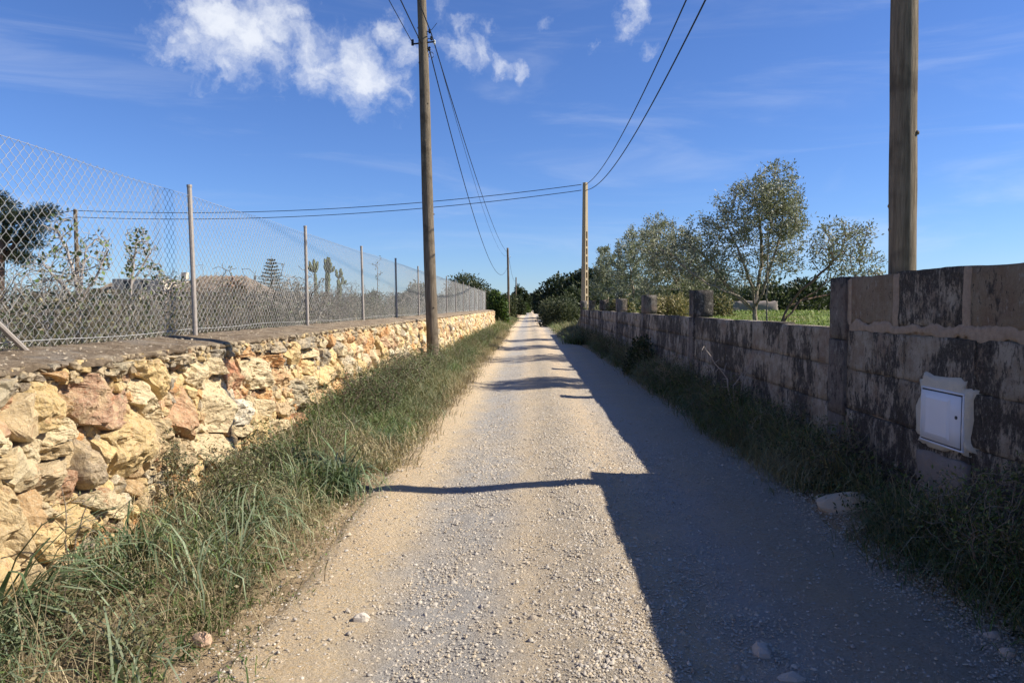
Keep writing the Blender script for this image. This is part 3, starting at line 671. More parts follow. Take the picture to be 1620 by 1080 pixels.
# ------------------------------------------------------------------ right: sandstone block wall, low then high
def block(parent, off, y0, y1, z0, z1, x0, x1, mat, seed, name='block', nseg=8, amp=.012, rad=.005):
    c_ = np.array([(x0 + x1) / 2, (y0 + y1) / 2, (z0 + z1) / 2])
    V, F = rough_box((x1 - x0) / 2, (y1 - y0) / 2, (z1 - z0) / 2, 2, nseg, max(3, nseg * 2 // 3), rad, amp, seed)
    o = obj(name, mesh(name, V, F, mat, smooth=True), parent, c_ - off); return o
LOW_TOP = 1.408; END_LOW = 40.3; YS = 6.87
low = empty('block_wall', (WR, 20, 0), 'low streaked sandstone block wall running away along the right verge', 'wall'); LO = np.array([WR, 20, 0.0])
sd = 5000; br = random.Random(5)
courses = [(-.05, .335), (.338, .695), (.698, 1.052), (1.055, LOW_TOP)]
for ci_, (z0, z1) in enumerate(courses):
    y = YS + .012
    first = (.9, .45, .9, .5)[ci_]
    while y < END_LOW:
        ln = (first if y < YS + .1 else br.uniform(.78, 1.0)); y1 = min(y + ln, END_LOW); sd += 1
        jx = br.uniform(-.006, .006)
        block(low, LO, y + .002, y1 - .002, z0 + .001, z1 - .001 + (br.uniform(-.012, .012) if ci_ == 3 else 0), WR + jx, WR + .20, br.choice([M['block_mid']]), sd, nseg=8 if y < 20 else 4)
        y = y1
w = MB(); w.box((.022, YS - 20, -.1), (.18, END_LOW - 20 - .02, LOW_TOP - .03)); w.build('mortar_core', M['mortar_dark'], low)
for k in range(6):
    yp = YS + 5.47 * (k + 1) + .13; sd += 1
    t_ = 1.86 + br.uniform(-.03, .03)
    block(low, LO, yp, yp + .36, LOW_TOP + .005, t_, WR - .03, WR + .31, M['pillar'], sd, 'pillar_cap_block', 8, .007, .012)
    block(low, LO, yp - .004, yp + .364, -.05, LOW_TOP + .003, WR - .035, WR + .30, M['pillar'], sd + 500, 'pillar_shaft', 8, .008, .012)

high = empty('block_wall', (WR, 4, 0), 'taller sandstone wall with white meter door at the right', 'wall'); HO = np.array([WR, 4, 0.0])
for ci_, (z0, z1) in enumerate([(-.05, .335), (.338, .695), (.698, 1.045), (1.048, 1.385)]):
    y = YS - .345
    while y > -3.2:
        ln = br.uniform(.78, 1.0) if not (ci_ % 2 and y > 6) else .5
        y1 = max(y - ln, -3.2); sd += 1
        block(high, HO, y1 + .0015, y - .0015, z0 + .001, z1 - .001, WR + br.uniform(-.006, .006), WR + .20, M['block_mid2'], sd, nseg=12, amp=.014, rad=.005)
        y = y1
tops = [(5.725, 6.511, M['block_pale']), (4.819, 5.691, M['block_dark']), (3.674, 4.751, M['block_pale']), (2.734, 3.640, M['block_mid']), (1.794, 2.700, M['block_pale']), (0.855, 1.760, M['block_mid']), (-0.085, 0.820, M['block_pale']), (-1.025, -0.120, M['block_mid']), (-3.162, -1.060, M['block_pale'])]
for k, (a_, b_, mt) in enumerate(tops):
    block(high, HO, a_, b_, 1.455, 1.862 + .012 * (k % 2) - .01, WR + .012, WR + .20, mt, 5400 + k, nseg=12, amp=.014)
block(high, HO, YS - .338, YS, -.05, .62, WR - .02, WR + .26, M['pillar'], 5501, 'pillar_block', 9)
block(high, HO, YS - .342, YS - .004, .625, 1.30, WR - .022, WR + .26, M['pillar'], 5502, 'pillar_block', 9)
block(high, HO, YS - .338, YS - .002, 1.305, 1.86, WR - .018, WR + .26, M['pillar'], 5503, 'pillar_block', 9)
w = MB(); w.box((.03, -3.2 - 4, -.1), (.18, YS - .1 - 4, 1.80)); w.build('mortar_core', M['mortar'], high)
def smear(name, mat, y0, y1, zlo, zhi, seed, parent, off, thick=.02, n=160, amp=.03, nz=8, x_base=None, parts=None):
    yy = np.linspace(y0, y1, n); a_ = zlo + amp * fb2(yy * 5, yy * 0, seed, 6) + .4 * amp * fb2(yy * 31, yy * 0, seed + 1, 3); b_ = zhi + amp * fb2(yy * 6, yy * 0, seed + 3, 6) + .4 * amp * fb2(yy * 33, yy * 0, seed + 2, 3)
    t_ = np.linspace(0, 1, nz); Z = a_[:, None] + (b_ - a_)[:, None] * t_[None]; Yv = yy[:, None].repeat(nz, 1)
    pr = np.sin(np.pi * np.clip(t_, .0, 1)) ** .16
    X = (WR if x_base is None else x_base) - thick * pr[None, :] * np.minimum(1, np.minimum(np.arange(n), np.arange(n)[::-1]) / 2.)[:, None]
    P3 = np.stack([X.ravel(), Yv.ravel(), Z.ravel()], 1); P3[:, 0] += .008 * fbm(P3 * 14, seed + 5, 4) + .012
    return obj(name, mesh(name, P3 - off, grid_faces(n, nz)[:, ::-1], mat, smooth=True), parent)
smear('mortar_band', M['mortar'], -3.2, YS - .35, 1.374, 1.466, 81, high, HO, .012, 420, .055)
for k, yj in enumerate((6.52, 5.70, 4.785, 3.66)):
    smear('mortar_joint', M['mortar'], yj - .045, yj + .045, 1.44, 1.845, 90 + k, high, HO, .010, 14, .025, 24)
# meter door set in pale plaster
box = empty('meter_box', (WR, 4.96, .845), 'white electricity meter door set in pale plaster on the right wall', 'meter box'); BO = np.array([WR, 4.96, .845])
def plaster_patch():
    n = 40; an = np.linspace(0, 2 * np.pi, n, endpoint=False); V = []; rr = [0, .5, .8, .93, 1.0]
    hw, hh = .335, .265
    for t_ in rr:
        for a_ in an:
            u = np.sign(math.cos(a_)) * abs(math.cos(a_)) ** .35 * hw; v = np.sign(math.sin(a_)) * abs(math.sin(a_)) ** .35 * hh + .035
            k_ = 1 + .16 * float(vnoise(np.array([[math.cos(a_) * 5, math.sin(a_) * 5, 2.]]), 4)[0]) + .09 * float(vnoise(np.array([[math.cos(a_) * 16, math.sin(a_) * 16, 5.]]), 4)[0])
            V.append((-.030 if t_ < .9 else (-.022 if t_ < 1 else .03), u * t_ * k_, v * t_ * k_))
    F = [(i * n + j, i * n + (j + 1) % n, (i + 1) * n + (j + 1) % n, (i + 1) * n + j) for i in range(4) for j in range(n)]
    V = np.array(V); V[:, 0] += .006 * fbm(V * 18, 8, 3)
    return mesh('plaster_surround', V, [f[::-1] for f in F], M['plaster'], smooth=True)
obj('plaster_surround', plaster_patch(), box)
def rbox(name, a_, b_, mat, parent, rad=.006):
    a_, b_ = np.array(a_), np.array(b_); h = (b_ - a_) / 2
    V, F = rough_box(*h, 3, 3, 3, rad, 0, 1); return obj(name, mesh(name, V, F, mat), parent, (a_ + b_) / 2)
DY, DZ = .232, .170
rbox('door_seam', (-.038, -DY - .008, -DZ - .008), (-.02, DY + .008, DZ + .008), M['seam'], box, .003)
for nm, a_, b_ in (('frame_bar', (-.042, -DY - .022, DZ + .008), (-.015, DY + .022, DZ + .022)), ('frame_bar', (-.042, -DY - .022, -DZ - .022), (-.015, DY + .022, -DZ - .008)),
                   ('frame_bar', (-.0405, DY + .008, -DZ - .01), (-.015, DY + .021, DZ + .01)), ('frame_bar', (-.0405, -DY - .021, -DZ - .01), (-.015, -DY - .008, DZ + .01))):
    rbox(nm, a_, b_, M['door'], box)
door = rbox('door', (-.046, -DY, -DZ), (-.025, DY, DZ), M['door'], box)
def raised(name, y0, y1, z0, z1, t0, t1, mat, parent):
    V = [(t0, y0, z0), (t0, y1, z0), (t0, y1, z1), (t0, y0, z1), (t1, y0 + .025, z0 + .02), (t1, y1 - .025, z0 + .02), (t1, y1 - .025, z1 - .02), (t1, y0 + .025, z1 - .02)]
    F = [(4, 7, 6, 5), (0, 4, 5, 1), (1, 5, 6, 2), (2, 6, 7, 3), (3, 7, 4, 0)]
    return obj(name, mesh(name, V, F, mat), parent)
raised('door_panel', -.12, .18, -.14, .14, -.0105, -.019, M['door'], door)
lk = MB(); lk.tube([(-.011, -.195, .03), (-.016, -.195, .03)], .012, 10); lk.build('lock', M['seam'], door)
V, F = rough_box(.045, .30, .30, 3, 10, 8, .02, .02, 33); pl = obj('concrete_plinth', mesh('concrete_plinth', V, F, M['plinth'], smooth=True), box, (.012, .02, -.56))

# ------------------------------------------------------------------ poles and cables
def pole(name, base, top, r0, r1, mat, label, seed, fittings=()):
    base, top = np.array(base, float), np.array(top, float); e = empty(name, base, label, 'pole', 'utility poles' if False else None)
    n = 26; t_ = np.linspace(0, 1, n); c_ = (top - base)[None] * t_[:, None]
    c_[:, 0] += .025 * np.sin(t_ * 5 + seed) * t_ * (1 - t_) * 2
    rad = r0 + (r1 - r0) * t_ + .004 * vnoise(np.stack([t_ * 14, t_ * 0, t_ * 0 + seed], 1), seed)
    w = MB(); w.tube(c_, rad, 14); sh = w.build('shaft', mat, e, smooth=True)
    kn = MB(); kr = random.Random(seed)
    for k in range(int(np.linalg.norm(top - base) * 1.6)):             # knots and branch scars
        q = kr.uniform(.15, .97); an = kr.uniform(0, 6.28); c0 = (top - base) * q; rr = r0 + (r1 - r0) * q
        d = np.array([math.cos(an), math.sin(an), 0]); kn.tube([c0 + d * (rr - .02), c0 + d * (rr + .006), c0 + d * (rr + .012)], [.022, .018, .008], 6)
    k_ = kn.build('knot', mat, e); k_['kind'] = 'stuff'
    return e
def bracket(parent, z, side, y=0., reach=.16, col='insul'):
    b_ = MB(); b_.tube([(0, y, z), (side * reach, y, z), (side * (reach + .03), y, z + .05)], .011, 6); br_ = b_.build('bracket', M['iron'], parent)
    i_ = MB(); x = side * (reach + .03); zz = z + .05
    i_.tube([(x, y, zz), (x, y, zz + .03), (x, y, zz + .05), (x, y, zz + .085), (x, y, zz + .11)], [.02, .038, .022, .034, .012], 10); i_.build('insulator', M[col], br_, smooth=True)
def clamp_band(parent, z, r):
    b_ = MB(); b_.tube([(0, 0, z), (0, 0, z + .05)], r, 14); b_.build('steel_band', M['iron'], parent)
P1 = atY(686, 592, 17.0); P1b = np.array([P1[0], 17.0, ground_z(P1[0], 17)]); P1t = atY(666.5, -10, 17.0); P1t = P1b + (P1t - P1b) * 1.06
p1 = pole('utility_pole', P1b, P1t, .145, .105, M['wood'], 'tall leaning wooden utility pole in the left verge grass', 3)
def p1at(z): return P1b + (P1t - P1b) * (z - P1b[2]) / (P1t[2] - P1b[2])
q = p1at(7.62) - P1b
bk = MB(); bk.tube([q + (-.24, 0, 0), q + (.27, -.03, .04)], .018, 6); bk.tube([q + (-.24, 0, -.03), q + (-.24, 0, .10)], .03, 8); bk.build('cross_bracket', M['iron'], p1)
for k, (dx, dz, c_) in enumerate(((.16, .28, 'iron'), (.20, .12, 'iron'), (.27, .03, 'insul'), (.15, -.12, 'iron'))):
    i_ = MB(); a_ = q + np.array([dx, -.02, dz]); i_.tube([q + (.08, 0, dz), a_], .009, 5); i_.tube([a_ + (0, 0, -.05), a_ + (0, 0, -.02), a_, a_ + (0, 0, .03), a_ + (0, 0, .055)], [.015, .034, .02, .034, .012], 8); i_.build('insulator', M[c_], p1)
lp = MB(); an = np.linspace(-1.5, 4, 12); lp.tube(np.stack([q[0] + .19 + .055 * np.cos(an), 0 * an - .02, q[2] - .26 + .07 * np.sin(an)], 1), .008, 5); lp.build('wire_loop', M['cable'], p1); lp = MB(); lp.tube([q + (.2, -.03, .3), q + (.33, -.03, .46)], .006, 5); lp.build('wire_end', M['cable'], p1)

P2b = np.array([-2.30, 80, 0.0]); p2 = pole('utility_pole', P2b, P2b + (-.12, 0, 7.95), .14, .11, M['wood2'], 'first of the distant wooden poles beyond the fence end', 5); bracket(p2, 6.9, 1)
P3b = np.array([-3.1, 160, 0.]); p3 = pole('utility_pole', P3b, P3b + (.1, 0, 7.9), .16, .13, M['wood2'], 'second distant wooden pole, thinner, right of the first', 6)
P4b = np.array([-3.6, 250, 0.]); p4 = pole('utility_pole', P4b, P4b + (.1, 0, 7.6), .18, .15, M['wood2'], 'farthest wooden pole near the dark cypress', 7)
q = atY(1430, 400, 6.45); PRb = np.array([q[0], 6.45, 1.1]); q2 = atY(1433, 0, 6.45); PRt = PRb + (q2 - PRb) * (8.6 - 1.1) / (q2[2] - 1.1)
pr_ = pole('utility_pole', PRb, PRt, .116, .098, M['wood3'], 'thick brown wooden pole standing behind the right wall', 9)
def prat(z): return PRb + (PRt - PRb) * (z - PRb[2]) / (PRt[2] - PRb[2])
q = atY(121, 400, 50); PFb = np.array([q[0], 50, .9]); zt = atY(121, 331, 50)[2]
pf = pole('utility_pole', PFb, PFb + (0, 0, zt - .9), .15, .12, M['wood2'], 'wooden pole behind the bare fig tree at left', 11)
# concrete pole with ladder openings
q = atY(925, 480, 46.8); CB = np.array([q[0] + .0, 46.8, 1.05]); ctop = atY(922.5, 289, 46.8)[2]
cp = empty('concrete_pole', CB, 'tan concrete power pole with ladder openings behind the right wall', 'pole', rz=R(-42))
hh = ctop - CB[2]; hb, ht = .17, .115
w = MB()
def taper_col(w, x0, x1, y0, y1, z0, z1):
    s0 = 1 - (1 - ht / hb) * z0 / hh; s1 = 1 - (1 - ht / hb) * z1 / hh; V = []
    for z, s_ in ((z0, s0), (z1, s1)): V += [(x0 * s_, y0 * s_, z), (x1 * s_, y0 * s_, z), (x1 * s_, y1 * s_, z), (x0 * s_, y1 * s_, z)]
    w.add(V, [(0, 3, 2, 1), (4, 5, 6, 7), (0, 1, 5, 4), (1, 2, 6, 5), (2, 3, 7, 6), (3, 0, 4, 7)])
za, zb = .25, hh * .63
taper_col(w, -hb, hb, -hb, hb, -.3, za); taper_col(w, -hb, hb, -hb, hb, zb, hh)
taper_col(w, -hb, hb, -hb, -hb * .52, za, zb); taper_col(w, -hb, hb, hb * .52, hb, za, zb)
w.build('shaft', M['conc'], cp)
nr = 10; stp = (zb - za) / nr
for k in range(1, nr):
    w = MB(); taper_col(w, -hb * .98, hb * .98, -hb * .53, hb * .53, za + k * stp - .07, za + k * stp + .07); w.build('rung', M['conc'], cp)
taper = MB(); taper_col(taper, -hb * .25, hb * .1, -hb * .53, hb * .53, za, zb); taper.build('web', M['conc'], cp)
for k, dz in enumerate((.12, .48)):
    b_ = MB(); b_.tube([(-.10, .02, hh - dz), (-.24, .06, hh - dz)], .025, 6); b_.build('hook', M['iron'], cp); b_ = MB(); b_.tube([(.10, 0, hh - dz), (.2, -.05, hh - dz)], .02, 6); b_.build('hook', M['iron'], cp)
def cable(a_, b_, sag, rad, label, n=60, group=None):
    a_, b_ = np.array(a_, float), np.array(b_, float); t_ = np.linspace(0, 1, n); c_ = a_ + (b_ - a_) * t_[:, None]; c_[:, 2] -= 4 * sag * t_ * (1 - t_)
    w = MB(); w.tube(c_, rad, 6, cap=False); return w.build('overhead_cable', M['cable'], None, a_, label=label, cat='cable', group=group)
CT = CB + np.array([0, 0, hh])
cable(CT + (.1, -.2, -.1), prat(8.3) + (-.10, 0, 0), 1.0, .017, 'upper of two black cables from concrete pole to right pole', 80)
cable(CT + (.14, -.2, -.48), prat(8.05) + (.10, 0, -.05), 1.2, .019, 'lower of two black cables from concrete pole to right pole', 80)
PFt = PFb + np.array([0, 0, zt - .9])
cable(CT + (-.24, 0, -.12), PFt + (0, -.1, -.1), .75, .022, 'upper of two black cables crossing the sky to the left')
cable(CT + (-.24, 0, -.48), PFt + (0, -.1, -.55), .75, .022, 'lower of two black cables crossing the sky to the left')
cable(PFt + (0, -.1, -.1), PFt + (-30, 2, -1.3), .9, .022, 'upper cable leaving the far left pole towards the conifer')
cable(PFt + (0, -.1, -.55), PFt + (-30, 2, -1.75), .9, .022, 'lower cable leaving the far left pole towards the conifer')
w7 = p1at(7.75)
cable(w7 + (.20, 0, .1), P2b + (-.08, 0, 7.4), .95, .013, 'upper telephone cable from leaning pole to first distant pole')
cable(w7 + (.15, 0, -.25), P2b + (-.08, 0, 6.1), 2.75, .013, 'lowest slack telephone cable from leaning pole to first distant pole')
cable(w7 + (.27, 0, -.1), P2b + (-.08, 0, 7.1), 1.5, .006, 'thin middle telephone wire from leaning pole to first distant pole')
cable(w7 + (.20, 0, .1), (-2.0, -38, 7.9), .6, .013, 'telephone cable passing right of leaning pole top towards camera')
cable(w7 + (-.02, -.12, -.15), (-2.9, -38, 7.9), .55, .013, 'telephone cable from leaning pole towards camera, thicker left one')
cable(w7 + (-.24, 0, -.1), (-3.4, -38, 7.9), .7, .009, 'thin wire from left bracket of leaning pole towards camera')
cable(P2b + (-.08, 0, 7.4), P3b + (0, 0, 7.2), 1.2, .016, 'cable between the first and second distant poles')
cable(P3b + (0, 0, 7.2), P4b + (0, 0, 7.0), 1.0, .018, 'cable between the second and farthest distant poles')

# ------------------------------------------------------------------ plant generators
def unit(v): return v / (np.linalg.norm(v, axis=-1, keepdims=True) + 1e-9)
def leaves(P, D, ln, wd, cols, seed, curl=.15):
    r = np.random.default_rng(seed); n = len(P); D = unit(D); rv = unit(r.normal(size=(n, 3))); S_ = unit(np.cross(D, rv)); U_ = np.cross(S_, D)
    ln = np.broadcast_to(ln, (n,))[:, None]; wd = np.broadcast_to(wd, (n,))[:, None]
    mid = P + D * ln * .5 + U_ * ln * curl * .5
    V = np.stack([P, mid + S_ * wd * .5, P + D * ln, mid - S_ * wd * .5], 1).reshape(-1, 3)
    return V, np.arange(n * 4).reshape(-1, 4), np.repeat(cols, 4, 0)
def colonize(roots, att, step, di, dk, up=.1, iters=140, seed=0):
    """roots: list of polylines (world points); att: attractor points. Returns nodes, parents."""
    r = np.random.default_rng(seed); pos = []; par = []
    for ri, pl in enumerate(roots):
        pl = np.asarray(pl, float); prev = -1
        if ri > 0: prev = int(np.argmin(((np.array(pos) - pl[0]) ** 2).sum(1)))
        for k in range(len(pl) - 1):
            L_ = np.linalg.norm(pl[k + 1] - pl[k]); m_ = max(1, int(L_ / step))
            for j in range(m_ + (1 if k == len(pl) - 2 else 0)):
                if j == 0 and k == 0 and ri > 0 and False: continue
                q_ = pl[k] + (pl[k + 1] - pl[k]) * j / m_ + r.normal(size=3) * step * .07 * (k + j > 0); pos.append(q_); par.append(prev); prev = len(pos) - 1
    pos = list(pos); A = np.asarray(att, float); alive = np.ones(len(A), bool); nd = np.full(len(A), 1e9); ni = np.zeros(len(A), int); start = 0
    for it in range(iters):
        for k in range(start, len(pos)):
            d = ((A - pos[k]) ** 2).sum(1); b_ = d < nd; nd[b_] = d[b_]; ni[b_] = k
        start = len(pos); alive &= nd > dk * dk
        act = alive & (nd < di * di)
        if not act.any(): 
            if not alive.any(): break
            j = np.where(alive)[0][np.argmin(nd[alive])]; act = np.zeros(len(A), bool); act[j] = True
        idx = ni[act]; dv = unit(A[act] - np.array(pos)[idx]); acc_ = {}
        for i_, d_ in zip(idx, dv): acc_[i_] = acc_.get(i_, 0) + d_
        for i_, d_ in acc_.items():
            d_ = d_ / (np.linalg.norm(d_) + 1e-9) + r.normal(size=3) * .22 + np.array([0, 0, up]); d_ /= np.linalg.norm(d_)
            pos.append(pos[i_] + d_ * step); par.append(i_)
        if len(pos) > 9000: break
    return np.array(pos), np.array(par)
def radii(par, tip, ex=2.3, cap=.2):
    n = len(par); a_ = np.zeros(n)
    for i in range(n - 1, -1, -1):
        if a_[i] == 0: a_[i] = tip ** ex
        if par[i] >= 0: a_[par[i]] += a_[i]
    return np.minimum(a_ ** (1 / ex), cap)
def wood_mesh(name, pos, par, rad, mat, off, sides=5):
    e = np.where(par >= 0)[0]; a_, b_ = pos[par[e]], pos[e]; d = unit(b_ - a_); up = np.where(np.abs(d[:, 2:3]) < .9, np.array([[0, 0, 1.]]), np.array([[1., 0, 0]]))
    u = unit(np.cross(up, d)); v = np.cross(d, u); ra = np.minimum(rad[par[e]], rad[e] * 1.25); rb = rad[e]; an = np.linspace(0, 2 * np.pi, sides, endpoint=False)
    ring = np.cos(an)[None, :, None] * u[:, None] + np.sin(an)[None, :, None] * v[:, None]
    V = np.concatenate([a_[:, None] - d[:, None] * ra[:, None, None] * .3 + ring * ra[:, None, None], b_[:, None] + ring * rb[:, None, None]], 1).reshape(-1, 3)
    j = np.arange(sides); f = np.stack([j, (j + 1) % sides, (j + 1) % sides + sides, j + sides], 1)
    F = (f[None] + (np.arange(len(e)) * 2 * sides)[:, None, None]).reshape(-1, 4)
    return mesh(name, V - off, F, mat, smooth=True)
def blob_pts(ell, Y, dep, n, seed):
    """points inside pixel ellipses (px, py, rx, ry[, weight]) at distance Y with depth spread"""
    r = np.random.default_rng(seed); out = []; wts = np.array([e[2] * e[3] * (e[4] if len(e) > 4 else 1) for e in ell], float); wts /= wts.sum()
    for e, w_ in zip(ell, wts):
        k = int(n * w_) + 1; d = unit(r.normal(size=(k, 3))) * (r.random((k, 1)) ** (1 / 3))
        for q_ in d: out.append(atY(e[0] + q_[0] * e[2], e[1] + q_[1] * e[3], Y + q_[2] * dep))
    return np.array(out)
OLIVE = [(.165, .175, .10), (.26, .265, .185), (.35, .355, .28), (.105, .118, .058)]
def pick(r, pal, n): return np.array(pal)[r.integers(0, len(pal), n)] * r.uniform(.75, 1.2, (n, 1))
def olive(name, label, base_px, Y, z0, stems, ell, dep, natt, nleaf, seed, step=.13, pal=OLIVE, leaf=(.075, .024), tip=.0045, cat='tree', cap=.12, bark='bark', spread=.12):
    r = np.random.default_rng(seed); bx = atY(base_px[0], base_px[1], Y); base = np.array([bx[0], Y, z0])
    roots = []
    for st in stems:
        roots.append([base] + [atY(x, y, Y + dy) for x, y, dy in st])
    pos, par = colonize(roots, blob_pts(ell, Y, dep, natt, seed), step, step * 9, step * 1.3, .08, seed=seed)
    rad = radii(par, tip, 2.25, cap); e = empty(name, base, label, cat)
    obj('trunk', wood_mesh('trunk', pos, par, rad, M[bark], base), e)
    thin = np.where((rad < tip * 2.6) & (par >= 0))[0]; k = r.choice(thin, nleaf); d = unit(pos[k] - pos[par[k]])
    P_ = pos[k] + r.normal(size=(nleaf, 3)) * spread * .5 - d * r.random((nleaf, 1)) * step; D_ = d * .7 + r.normal(size=(nleaf, 3)) * .7 + np.array([0, 0, .15])
    V, F, c_ = leaves(P_, D_, leaf[0] * r.uniform(.6, 1.3, nleaf), leaf[1] * r.uniform(.7, 1.3, nleaf), pick(r, pal, nleaf), seed)
    obj('crown', mesh('crown', V - base, F, M['leaf'], c_), e)
    return e
def bush(name, label, c0, rad, nleaf, pal, seed, leaf=(.09, .04), lumps=14, cat='bush', z0=None, shell=.62, group=None, stem=True):
    """c0: base centre on the ground, rad: (rx, ry, height)"""
    r = np.random.default_rng(seed); c0 = np.array(c0, float); e = empty(name, c0, label, cat, group)
    L_ = unit(r.normal(size=(lumps, 3))) * r.uniform(.25, .72, (lumps, 1)); L_[:, 2] = np.abs(L_[:, 2]) * 1.0; lr = r.uniform(.30, .58, lumps)
    k = r.choice(lumps, nleaf, p=lr ** 2 / (lr ** 2).sum()); d = unit(r.normal(size=(nleaf, 3))); rr = (shell + (1 - shell) * r.random(nleaf)) * (1 + .22 * fbm(d * 2.2 + k[:, None] * 5.1, seed, 3))
    Q = L_[k] + d * (lr[k] * rr)[:, None]; Q = Q[Q[:, 2] > -.02]; d = d[:len(Q)]; n = len(Q)
    sc3 = np.array([rad[0], rad[1], rad[2] * .86]); P_ = Q * sc3
    D_ = unit(Q) * .6 + r.normal(size=(n, 3)) * .8 + np.array([0, 0, .25])
    lump_t = r.uniform(.8, 1.2, lumps)
    V, F, c_ = leaves(P_, D_, 1.3 * leaf[0] * r.uniform(.6, 1.4, n), 1.45 * leaf[1] * r.uniform(.6, 1.4, n), pick(r, pal, n), seed)
    obj('crown', mesh('crown', V, F, M['leaf'], c_), e)
    if stem:
        w = MB()
        for j in range(min(7, lumps)):
            q_ = L_[j] * sc3; w.tube([(0, 0, -.15), q_ * .45 + (0, 0, .1), q_], [.05 * max(rad), .03 * max(rad), .008 * max(rad)], 5)
        w.build('trunk', M['bark'], e)
    return e

# ------------------------------------------------------------------ right: olives behind the wall
RZ = 1.17
olive('olive_tree', 'largest multi stemmed olive tree behind the low right wall', (1194, 510), 15, RZ,
      [[(1192, 490, 0), (1165, 468, .3), (1135, 432, .5), (1110, 400, .3)], [(1193, 488, 0), (1190, 455, -.2), (1176, 415, -.5), (1150, 360, -.6)], [(1194, 486, 0), (1200, 450, .3), (1205, 400, .5), (1200, 330, .4)],
       [(1196, 485, 0), (1206, 465, -.3), (1216, 430, -.5), (1235, 370, -.5)], [(1192, 490, 0), (1172, 470, -.6), (1120, 450, -1.0), (1080, 420, -1.)]],
      [(1205, 330, 62, 70), (1232, 300, 42, 48, 1.5), (1165, 345, 50, 55), (1130, 385, 60, 55), (1085, 405, 55, 42, .8), (1040, 395, 38, 36, .6), (1262, 350, 24, 60, 1.2), (1240, 400, 40, 45, .8), (1150, 435, 70, 36, .8)], 1.25, 1700, 16500, 11, cap=.075)
olive('sapling', 'straight slim trunk rising inside the largest olive', (1213, 510), 14.4, RZ, [[(1213, 480, 0), (1214, 430, 0), (1216, 380, 0), (1222, 340, .1)]],
      [(1240, 340, 30, 40), (1215, 310, 28, 36)], .5, 120, 2200, 12, cap=.05, bark='bark')
olive('olive_tree', 'leaning olive with broken brown trunk between largest olive and pole', (1234, 512), 14, RZ,
      [[(1240, 494, 0), (1246, 486, 0), (1262, 478, .1), (1290, 462, .2), (1310, 440, .3)], [(1246, 486, 0), (1268, 458, -.2), (1300, 432, -.3), (1330, 400, -.3)], [(1264, 477, .1), (1310, 466, .4), (1350, 445, .5)]],
      [(1325, 378, 42, 40), (1300, 395, 26, 36), (1352, 385, 36, 38), (1375, 360, 18, 18, .7), (1340, 420, 48, 26, .8), (1392, 428, 14, 34, .8)], .9, 640, 3200, 13, cap=.075, bark='redbark')
olive('olive_tree', 'mid sized olive left of the largest one, behind third pillar', (1082, 500), 22, RZ,
      [[(1082, 480, 0), (1075, 455, 0), (1060, 430, 0)], [(1082, 478, 0), (1095, 455, .3), (1112, 440, .4)]],
      [(1075, 430, 48, 38), (1045, 440, 36, 40), (1110, 440, 40, 34), (1048, 372, 40, 36, .9), (1085, 385, 34, 34, .8), (1030, 465, 26, 22)], 1.6, 900, 12000, 14, .16, leaf=(.09, .03), cap=.09)
olive('olive_tree', 'silvery olive showing between second and third pillars', (1003, 498), 28, RZ,
      [[(1003, 475, 0), (1000, 450, 0), (996, 420, 0)]], [(1000, 398, 30, 44), (1024, 405, 30, 46), (1000, 455, 42, 30), (983, 425, 20, 40)], 1.6, 560, 10500, 15, .2, leaf=(.11, .036), tip=.006,
      pal=[(.22, .24, .17), (.32, .34, .28), (.15, .17, .10)], cap=.09)
olive('olive_tree', 'small silvery olive just right of the concrete pole', (962, 498), 34, RZ,
      [[(962, 478, 0), (962, 450, 0)]], [(958, 420, 22, 36), (970, 445, 28, 32), (945, 455, 14, 26)], 1.4, 360, 7500, 16, .22, leaf=(.12, .042), tip=.006, pal=[(.22, .24, .17), (.32, .34, .28), (.14, .16, .09)], cap=.09)
DARK = [(.022, .035, .014), (.035, .05, .02), (.05, .065, .028), (.016, .025, .01)]
MIDG = [(.07, .085, .04), (.10, .115, .06), (.05, .065, .028), (.13, .14, .08)]
GREEN_D = [(.05, .075, .03)]
def bpx(px, py_top, Y, wpx, z0=None, dy=None):
    q_ = atY(px, py_top, Y); z = ground_z(q_[0], Y) if z0 is None else z0; rx = wpx / 2 * Y / FPX
    return (q_[0], Y, z), (rx, dy or rx, q_[2] - z)
def pbush(name, label, px, top, Y, wpx, n, pal, seed, leaf, lumps=16, **kw):
    c_, r_ = bpx(px, top, Y, wpx); return bush(name, label, c_, r_, n, pal, seed, leaf, lumps, **kw)
pbush('evergreen_tree', 'broad black green evergreen right of the lane, before the sky gap', 888, 420, 95, 100, 12000, DARK, 21, (.34, .17), 20, cat='tree')
pbush('evergreen_tree', 'tall dark evergreen directly behind the concrete pole', 930, 404, 78, 92, 12000, DARK, 22, (.30, .15), 20, cat='tree')
pbush('evergreen_tree', 'dark evergreen closest to the lane at right, where it narrows', 862, 442, 150, 44, 7000, DARK, 23, (.42, .22), 14, cat='tree')
pbush('grey_bush', 'rounded grey green bush on the right verge left of concrete pole', 886, 452, 56, 72, 10000, MIDG, 24, (.16, .045), 16)
pbush('grey_bush', 'small yellowish bush at the foot of the concrete pole', 912, 472, 56, 26, 3000, [(.12, .14, .04), (.09, .11, .035)], 25, (.14, .05), 9)
c_ = (2.52, 16.6, .08); bush('dark_shrub', 'dark leafy shrub climbing the low wall below the third pillar', c_, (.36, .8, .95), 4200, DARK + GREEN_D + GREEN_D, 27, (.055, .035), 22)
pbush('dark_shrub', 'dark shrub hugging the low wall beyond second pillar', 945, 483, 36, 30, 2600, DARK, 26, (.10, .05), 9)
GOLD = [(.30, .25, .12), (.22, .20, .09), (.17, .17, .08), (.38, .32, .18)]
